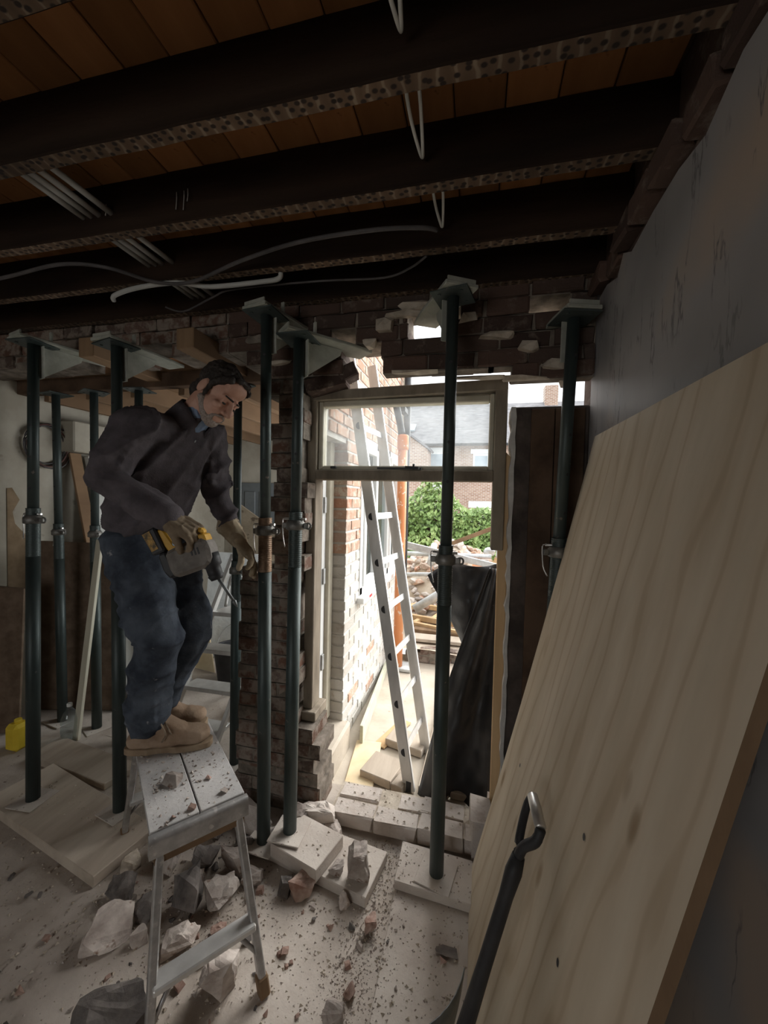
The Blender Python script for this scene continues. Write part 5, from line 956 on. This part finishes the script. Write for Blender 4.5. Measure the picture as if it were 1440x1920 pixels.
ell2(bm, J['pelvis'], (0.13, 0.09, 0.08), J['chest'], (0.14, 0.09, 0.08), TAX); ell2(bm, J['chest'], (0.14, 0.09, 0.08), J['uchest'], (0.14, 0.08, 0.06), TAX)
for s in 'RL':
    cap(bm, J[s + 'sh'], 0.055, J[s + 'elb'], 0.042); cap(bm, J[s + 'elb'], 0.042, J[s + 'wr'], 0.028); cap(bm, J[s + 'hip'], 0.08, J[s + 'knee'], 0.055); cap(bm, J[s + 'knee'], 0.055, J[s + 'ank'], 0.04); cap(bm, J['uchest'], 0.08, J[s + 'sh'], 0.055)
person = fuse('person', bm, 0.0042, 3, 'skin'); bs = V((-1.27, 1.36, 0.60)); person.data.transform(M.Translation(-bs)); person.location = bs; person['_l'] = tuple(bs)
tag(person, 'man in dark jumper and jeans bending over a drill on the platform', 'person')
def gat(name, bm, vox, it, m_, disp=None): return fuse(name, bm, vox, it, m_, person, disp)
bm = bmesh.new()
for s in (-1, 1): ell(bm, H(s * 0.031, 0.0785, -0.003), (0.0105, 0.0085, 0.0055), HAX)
obj('eye', bm, 'hair', person, smooth=True)['kind'] = 'stuff'
bm = bmesh.new(); ell(bm, H(0, -0.030, 0.050), (0.083, 0.095, 0.086), HAX); cap(bm, H(-0.034, 0.048, 0.104), 0.017, H(0.034, 0.048, 0.104), 0.017); cap(bm, H(-0.02, 0.066, 0.108), 0.013, H(0.03, 0.062, 0.108), 0.013); ell(bm, H(0, -0.072, -0.030), (0.062, 0.036, 0.062), HAX)
for s in (-1, 1): cap(bm, H(s * 0.076, 0.012, 0.030), 0.010, H(s * 0.073, 0.014, -0.030), 0.007); cap(bm, H(s * 0.06, 0.05, 0.085), 0.018, H(s * 0.074, 0.012, 0.04), 0.014)
gat('hair', bm, 0.004, 2, 'hair', lambda p: 0.006 * noise.noise(p * 45) + 0.004 * noise.noise(p * 90))
bm = bmesh.new(); ell(bm, H(0, 0.064, -0.099), (0.0305, 0.0265, 0.0245), HAX)
for s in (-1, 1): cap(bm, H(s * 0.054, 0.000, -0.048), 0.0185, H(s * 0.023, 0.058, -0.098), 0.0205); cap(bm, H(s * 0.030, 0.078, -0.068), 0.008, H(s * 0.022, 0.068, -0.092), 0.012); cap(bm, H(s * 0.003, 0.094, -0.050), 0.0055, H(s * 0.026, 0.084, -0.060), 0.006)
gat('beard', bm, 0.0035, 2, 'stubble')
for s in (-1, 1):
    bm = bmesh.new(); cap(bm, H(s * 0.014, 0.094, 0.026), 0.0045, H(s * 0.046, 0.078, 0.026), 0.004); gat('eyebrow', bm, 0.003, 1, 'hair')
# jumper
bm = bmesh.new()
hem = J['pelvis'] + up_ * 0.02; ell2(bm, hem, (0.172, 0.128, 0.035), J['waist'] + fw * 0.012, (0.168, 0.130, 0.09), TAX); ell2(bm, J['waist'] + fw * 0.012, (0.168, 0.130, 0.09), J['chest'], (0.188, 0.130, 0.10), TAX); ell2(bm, J['chest'], (0.188, 0.130, 0.10), J['uchest'] - up_ * 0.01, (0.168, 0.098, 0.07), TAX)
cap(bm, J['uchest'], 0.088, J['neck'] - (J['neck'] - J['uchest']) * 0.45, 0.080)
for s in 'RL':
    cap(bm, J['uchest'], 0.085, J[s + 'sh'], 0.074); cap(bm, J[s + 'sh'], 0.076, J[s + 'elb'], 0.058); cap(bm, J[s + 'elb'], 0.060, J[s + 'wr'], 0.041); d_ = (J[s + 'wr'] - J[s + 'elb']).normalized(); cap(bm, J[s + 'wr'] - d_ * 0.06, 0.046, J[s + 'wr'] - d_ * 0.015, 0.043)
    m_ = J[s + 'elb']; inn = ((J[s + 'sh'] + J[s + 'wr']) / 2 - m_).normalized()
    for k in range(4):
        c = m_ + inn * 0.035 + (J[s + 'sh'] - m_).normalized() * (0.02 + 0.03 * k); a_ = (J[s + 'wr'] - m_).cross(J[s + 'sh'] - m_).normalized(); cap(bm, c - a_ * 0.05 + inn * 0.004, 0.012, c + a_ * 0.05 + inn * 0.012, 0.012)
def jd(p):
    q = p - J['chest']; t_ = V((q.dot(sd), q.dot(fw), q.dot(up_))); return 0.022 * ridge(V((t_.x * 7 + t_.z * 3.5, t_.y * 7, t_.z * 2.2)), (1, 1, 1)) + 0.008 * ridge(V((t_.x * 6, t_.y * 6, t_.z * 13 + t_.x * 8)), (1, 1, 1), 4.0) - 0.006
gat('jumper', bm, 0.0075, 3, 'jumper', jd)
# shirt at the open neck, turned-up fleece collar open at the front, zip
nA = (J['neck'] - J['uchest']).normalized(); nS = sd; nF = nA.cross(nS).normalized(); nC = J['neck'] - nA * 0.015 + nF * 0.004
bm = bmesh.new(); cap(bm, nC - nA * 0.03 + nF * 0.006, 0.064, nC + nA * 0.012 + nF * 0.008, 0.063); gat('shirt', bm, 0.004, 2, 'shirt', lambda p: 0.004 * ridge(p, (30, 30, 12)))
bm = bmesh.new(); G = []; n = 34
for i in range(n + 1):
    a = radians(28 + 304 * i / n); c_, s_ = cos(a), sin(a); row = []
    for k, (r_k, z_k) in enumerate(((0.074, -0.06), (0.074, -0.02), (0.070, 0.012), (0.071, 0.040), (0.077, 0.042), (0.082, 0.012), (0.086, -0.025), (0.088, -0.065))):
        fl = 1 + 0.25 * max(0, c_ - 0.5); row.append(bm.verts.new(nC + nF * c_ * r_k * fl + nS * s_ * r_k * 1.02 + nA * (z_k - 0.035 * max(0, c_) ** 2)))
    G.append(row)
for a, b in zip(G, G[1:]):
    for k in range(7): f = bm.faces.new((a[k], a[k + 1], b[k + 1], b[k])); f.smooth = True
bm.faces.new(G[0]); bm.faces.new(G[-1][::-1]); obj('collar', bm, 'jumper', person)
zt = nC + nF * 0.088 - nA * 0.055
bm = bmesh.new(); sweep(bm, [zt, zt - nA * 0.035 + nF * 0.012, zt - nA * 0.08 + nF * 0.018], 0.003, 6); obj('zip', bm, 'galv', person)
# jeans
bm = bmesh.new(); ell2(bm, J['pelvis'] + V((0, 0, 0.03)), (0.152, 0.118, 0.06), J['pelvis'] - V((-0.01, 0, 0.07)), (0.165, 0.128, 0.07), TAX)
for s in 'RL':
    h_, k_, a_ = J[s + 'hip'], J[s + 'knee'], J[s + 'ank']; cap(bm, h_ - V((0, 0, 0.02)), 0.112, k_, 0.085); cap(bm, k_, 0.085, k_.lerp(a_, 0.55) + V((-0.03, 0, 0)), 0.082); cap(bm, k_.lerp(a_, 0.55) + V((-0.03, 0, 0)), 0.082, a_ + V((-0.01, 0, 0.03)), 0.080); cap(bm, a_ + V((-0.02, 0, 0.06)), 0.084, a_ + V((-0.03, 0, -0.012)), 0.076)
    for k in range(5):
        c = k_.lerp(h_, 0.12 * k) + V((-0.075, 0, 0)); cap(bm, c + V((-0.015, -0.06, 0.02)), 0.014, c + V((0.05, -0.075, -0.02)), 0.010)
    for k in range(3): c = a_ + V((0.0, 0, 0.02 + 0.035 * k)); cap(bm, c + V((0.055, -0.05, 0.01)), 0.016, c + V((-0.05, -0.066, 0)), 0.014)
def td(p): return 0.012 * ridge(V((p.x, p.y, p.z + 0.5 * p.x)), (3.5, 3.5, 8)) + 0.008 * ridge(V((p.x, p.y, p.z - 0.6 * p.x)), (5, 5, 13), 7.0) - 0.006
gat('jeans', bm, 0.0075, 3, 'jeans', td)
# boots
def boot(heel, toe, lab):
    h_, t_ = V(heel), V(toe); d = (t_ - h_).normalized(); n_ = V((-d.y, d.x, 0)); L = (t_ - h_).length; ax = (d, n_, V((0, 0, 1)))
    def Q(a, b, c): return h_ + d * a * L + n_ * b + V((0, 0, c))
    bm = bmesh.new(); ell2(bm, Q(0.14, 0, 0.05), (0.040, 0.036, 0.035), Q(0.55, 0, 0.045), (0.05, 0.044, 0.030), ax); ell2(bm, Q(0.50, 0, 0.060), (0.05, 0.043, 0.038), Q(0.82, 0.004, 0.050), (0.052, 0.047, 0.036), ax)
    cap(bm, Q(0.18, 0, 0.06), 0.042, Q(0.24, 0, 0.155), 0.047); cap(bm, Q(0.26, 0, 0.14), 0.044, Q(0.62, 0, 0.065), 0.040)
    b = gat('boot', bm, 0.005, 3, 'boot', lambda p: 0.003 * ridge(p, (16, 16, 22)))
    bm = bmesh.new(); out = []; 
    for k in range(28):
        a = 2 * pi * k / 28; x = 0.5 + 0.515 * cos(a); wd = 0.040 + 0.010 * min(1, max(0, x)) - (0.010 if 0.3 < x < 0.5 else 0); out.append(Q(x, wd * (abs(sin(a)) ** 0.6) * (1 if sin(a) > 0 else -1), 0.0005))
    prism(bm, out, (0, 0, 0.026), bev=0.003); obj('sole', bm, 'sole', b)
    bm = bmesh.new()
    for k in range(4):
        x = 0.36 + 0.075 * k; z = 0.158 - 0.025 * k; sweep(bm, [Q(x - 0.01, -0.035, z - 0.022), Q(x + 0.01, -0.01, z + 0.005), Q(x + 0.02, 0.03, z - 0.018)], 0.0035, 5, 3); sweep(bm, [Q(x - 0.01, 0.033, z - 0.022), Q(x + 0.012, 0.008, z + 0.006), Q(x + 0.03, -0.032, z - 0.028)], 0.0035, 5, 3)
    sweep(bm, [Q(0.40, -0.01, 0.155), Q(0.44, -0.045, 0.135), Q(0.50, -0.050, 0.09), Q(0.46, -0.052, 0.06)], 0.003, 5, 4); sweep(bm, [Q(0.42, -0.01, 0.15), Q(0.50, -0.04, 0.12), Q(0.56, -0.048, 0.085)], 0.003, 5, 4)
    o = obj('laces', bm, 'lace', b); o['kind'] = 'stuff'; return b
boot((-1.345, 1.236, PH), (-1.055, 1.378, PH), ''); boot((-1.445, 1.358, PH), (-1.165, 1.487, PH), '')
# gloved hands: palm, four fingers of unequal length with knuckle bends, thumb from the side of the palm
def glove(wrist, dr, nrm, side, curls, m_, spread=0.10, thumb=(0.5, 0.7), sc=1.0):
    dr = V(dr).normalized(); nrm = V(nrm); nrm = (nrm - dr * nrm.dot(dr)).normalized(); ac = dr.cross(nrm) * side; W = V(wrist); bm = bmesh.new(); sc_ = sc
    def Q(a, b, c): return W + (dr * a + ac * b + nrm * c) * sc_
    for b in (-0.030, -0.010, 0.010, 0.030): cap(bm, Q(0.0, b * 0.75, 0), 0.021 * sc_, Q(0.088 - abs(b) * 0.25, b * 1.05, 0), 0.0165 * sc_)
    cap(bm, Q(-0.055, 0, 0), 0.043 * sc_, Q(-0.02, 0, 0), 0.037 * sc_); cap(bm, Q(-0.02, 0, 0), 0.036 * sc_, Q(0.015, 0, 0), 0.030 * sc_)
    for i, (b, L) in enumerate(((0.032, 0.070), (0.0108, 0.080), (-0.0108, 0.074), (-0.032, 0.058))):
        p = Q(0.088 - abs(b) * 0.22, b * 1.06, 0); a = 0.0; d0 = (dr + ac * b * spread * 30 * 0.3).normalized(); r = 0.0125 * sc_
        for k, fr in enumerate((0.46, 0.30, 0.24)):
            a += curls[i] * (0.8, 1.0, 0.7)[k]; d = d0 * cos(a) + nrm * sin(a); q = p + d * L * fr * sc_; cap(bm, p, r, q, r * 0.93); p = q; r *= 0.93
    p = Q(0.022, 0.034, 0.004); d = (dr * cos(thumb[0]) + ac * sin(thumb[0]) + nrm * 0.35).normalized(); q = p + d * 0.042 * sc_; cap(bm, p, 0.018 * sc_, q, 0.0145 * sc_); d2 = (d * cos(thumb[1]) + nrm * sin(thumb[1]) - ac * 0.2).normalized(); r2 = q + d2 * 0.030 * sc_; cap(bm, q, 0.0142 * sc_, r2, 0.0125 * sc_); cap(bm, r2, 0.0125 * sc_, r2 + (d2 + nrm * 0.4).normalized() * 0.022 * sc_, 0.011 * sc_)
    return gat('glove', bm, 0.0036, 2, m_, lambda p: 0.0035 * ridge(p, (28, 28, 28)) - 0.001)
glove(J['Rwr'] + AR * 0.012 - AU * 0.008, AR * 0.86 - AU * 0.42 - AF * 0.10, -AU * 0.80 - AR * 0.4 + AF * 0.35, -1, (0.75, 0.8, 0.85, 0.85), 'glove_brown', 0.05, (0.35, 0.5), 1.08)
glove(J['Lwr'] + AR * 0.014 - AU * 0.016, AR * 0.60 - AU * 0.78 - AF * 0.05, -AR * 0.70 - AU * 0.35 - AF * 0.35, 1, (0.22, 0.28, 0.36, 0.45), 'glove', 0.10, (0.55, 0.35), 1.22)
# ================================================================== THE DRILL IN HIS HAND
DB = V((-1.034, 1.190, 1.440)); dr_ = thing('hammer_drill', 'yellow and grey cordless hammer drill with long chisel held by the man', 'drill', DB)
def dp(x, y, o=0.0): return DB + (AR * (x - 345) - AU * (y - 1035)) / 515 + AF * o
def dprism(name, pts, th, m_, bev=0.006, par=dr_, o=0.0):
    bm = bmesh.new(); prism(bm, [dp(x, y, o - th / 2) for x, y in pts], AF * th, bev=bev); return obj(name, bm, m_, par)
body = dprism('motor_housing', [(318, 1036), (352, 1018), (390, 1008), (400, 1022), (406, 1050), (398, 1062), (340, 1083), (330, 1072)], 0.085, 'tool_grey', 0.012)
dprism('handle_frame', [(300, 994), (313, 993), (326, 1011), (334, 1022), (352, 1024), (372, 1016), (374, 1004), (388, 1000), (394, 1014), (386, 1022), (352, 1036), (330, 1040), (316, 1026)], 0.058, 'yellow', 0.005)
dprism('top_grip', [(306, 990), (346, 982), (384, 992), (386, 1002), (346, 994), (310, 1000)], 0.036, 'yellow', 0.006)
dprism('lower_grip', [(303, 1040), (318, 1034), (334, 1062), (338, 1078), (328, 1086), (314, 1072)], 0.06, 'black_plastic', 0.008)
bt = dprism('battery_pack', [(276, 1001), (300, 988), (321, 1032), (298, 1042)], 0.082, 'black_plastic', 0.006)
lb_ = mat('battery_label', (0.05, 0.035, 0.01), (0.50, 0.28, 0.05), 55, 0.5, bmp=0); MT['lbl'] = lb_
bm = bmesh.new(); prism(bm, [dp(280, 1003, -0.0425), dp(293, 996, -0.0425), dp(310, 1028, -0.0425), dp(298, 1034, -0.0425)], -AF * 0.001); obj('label', bm, 'lbl', bt)
for k in range(3):
    x = 367 + k * 6; bm = bmesh.new(); prism(bm, [dp(x, 1029 - k * 1.5, -0.0432), dp(x + 2.5, 1028 - k * 1.5, -0.0432), dp(x + 6.5, 1040 - k * 1.5, -0.0432), dp(x + 4, 1041 - k * 1.5, -0.0432)], -AF * 0.001); obj('vent', bm, 'black_plastic', body)
bm = bmesh.new(); bmesh.ops.create_circle(bm, cap_ends=True, segments=12, radius=0.011); bm.transform(frame_of(dp(337, 1018, -0.031), -AF)); obj('blue_sticker', bm, mat('pale_blue_sticker', (0.45, 0.60, 0.75)), dr_)
c0, c1 = dp(392, 1040), dp(408, 1088)
bm = bmesh.new(); L_ = (c1 - c0).length; lathe(bm, [(0.034, 0.0), (0.033, L_ * 0.45), (0.026, L_ * 0.5), (0.025, L_ * 0.8), (0.028, L_ * 0.83), (0.020, L_)], frame_of(c0, c1 - c0), 20); obj('chuck', bm, 'black_plastic', dr_)
bm = bmesh.new(); rod(bm, dp(407, 1082), dp(440, 1130), 0.0055, n=8); lathe(bm, [(0.0055, 0), (0.009, 0.006), (0.0015, 0.03)], frame_of(dp(438, 1127), dp(447, 1142) - dp(438, 1127)), 8); obj('chisel_bit', bm, 'steel_dark', dr_)
bpy.data.scenes.remove(SCR)
for o in bpy.data.objects:
    if '_l' in o: del o['_l']
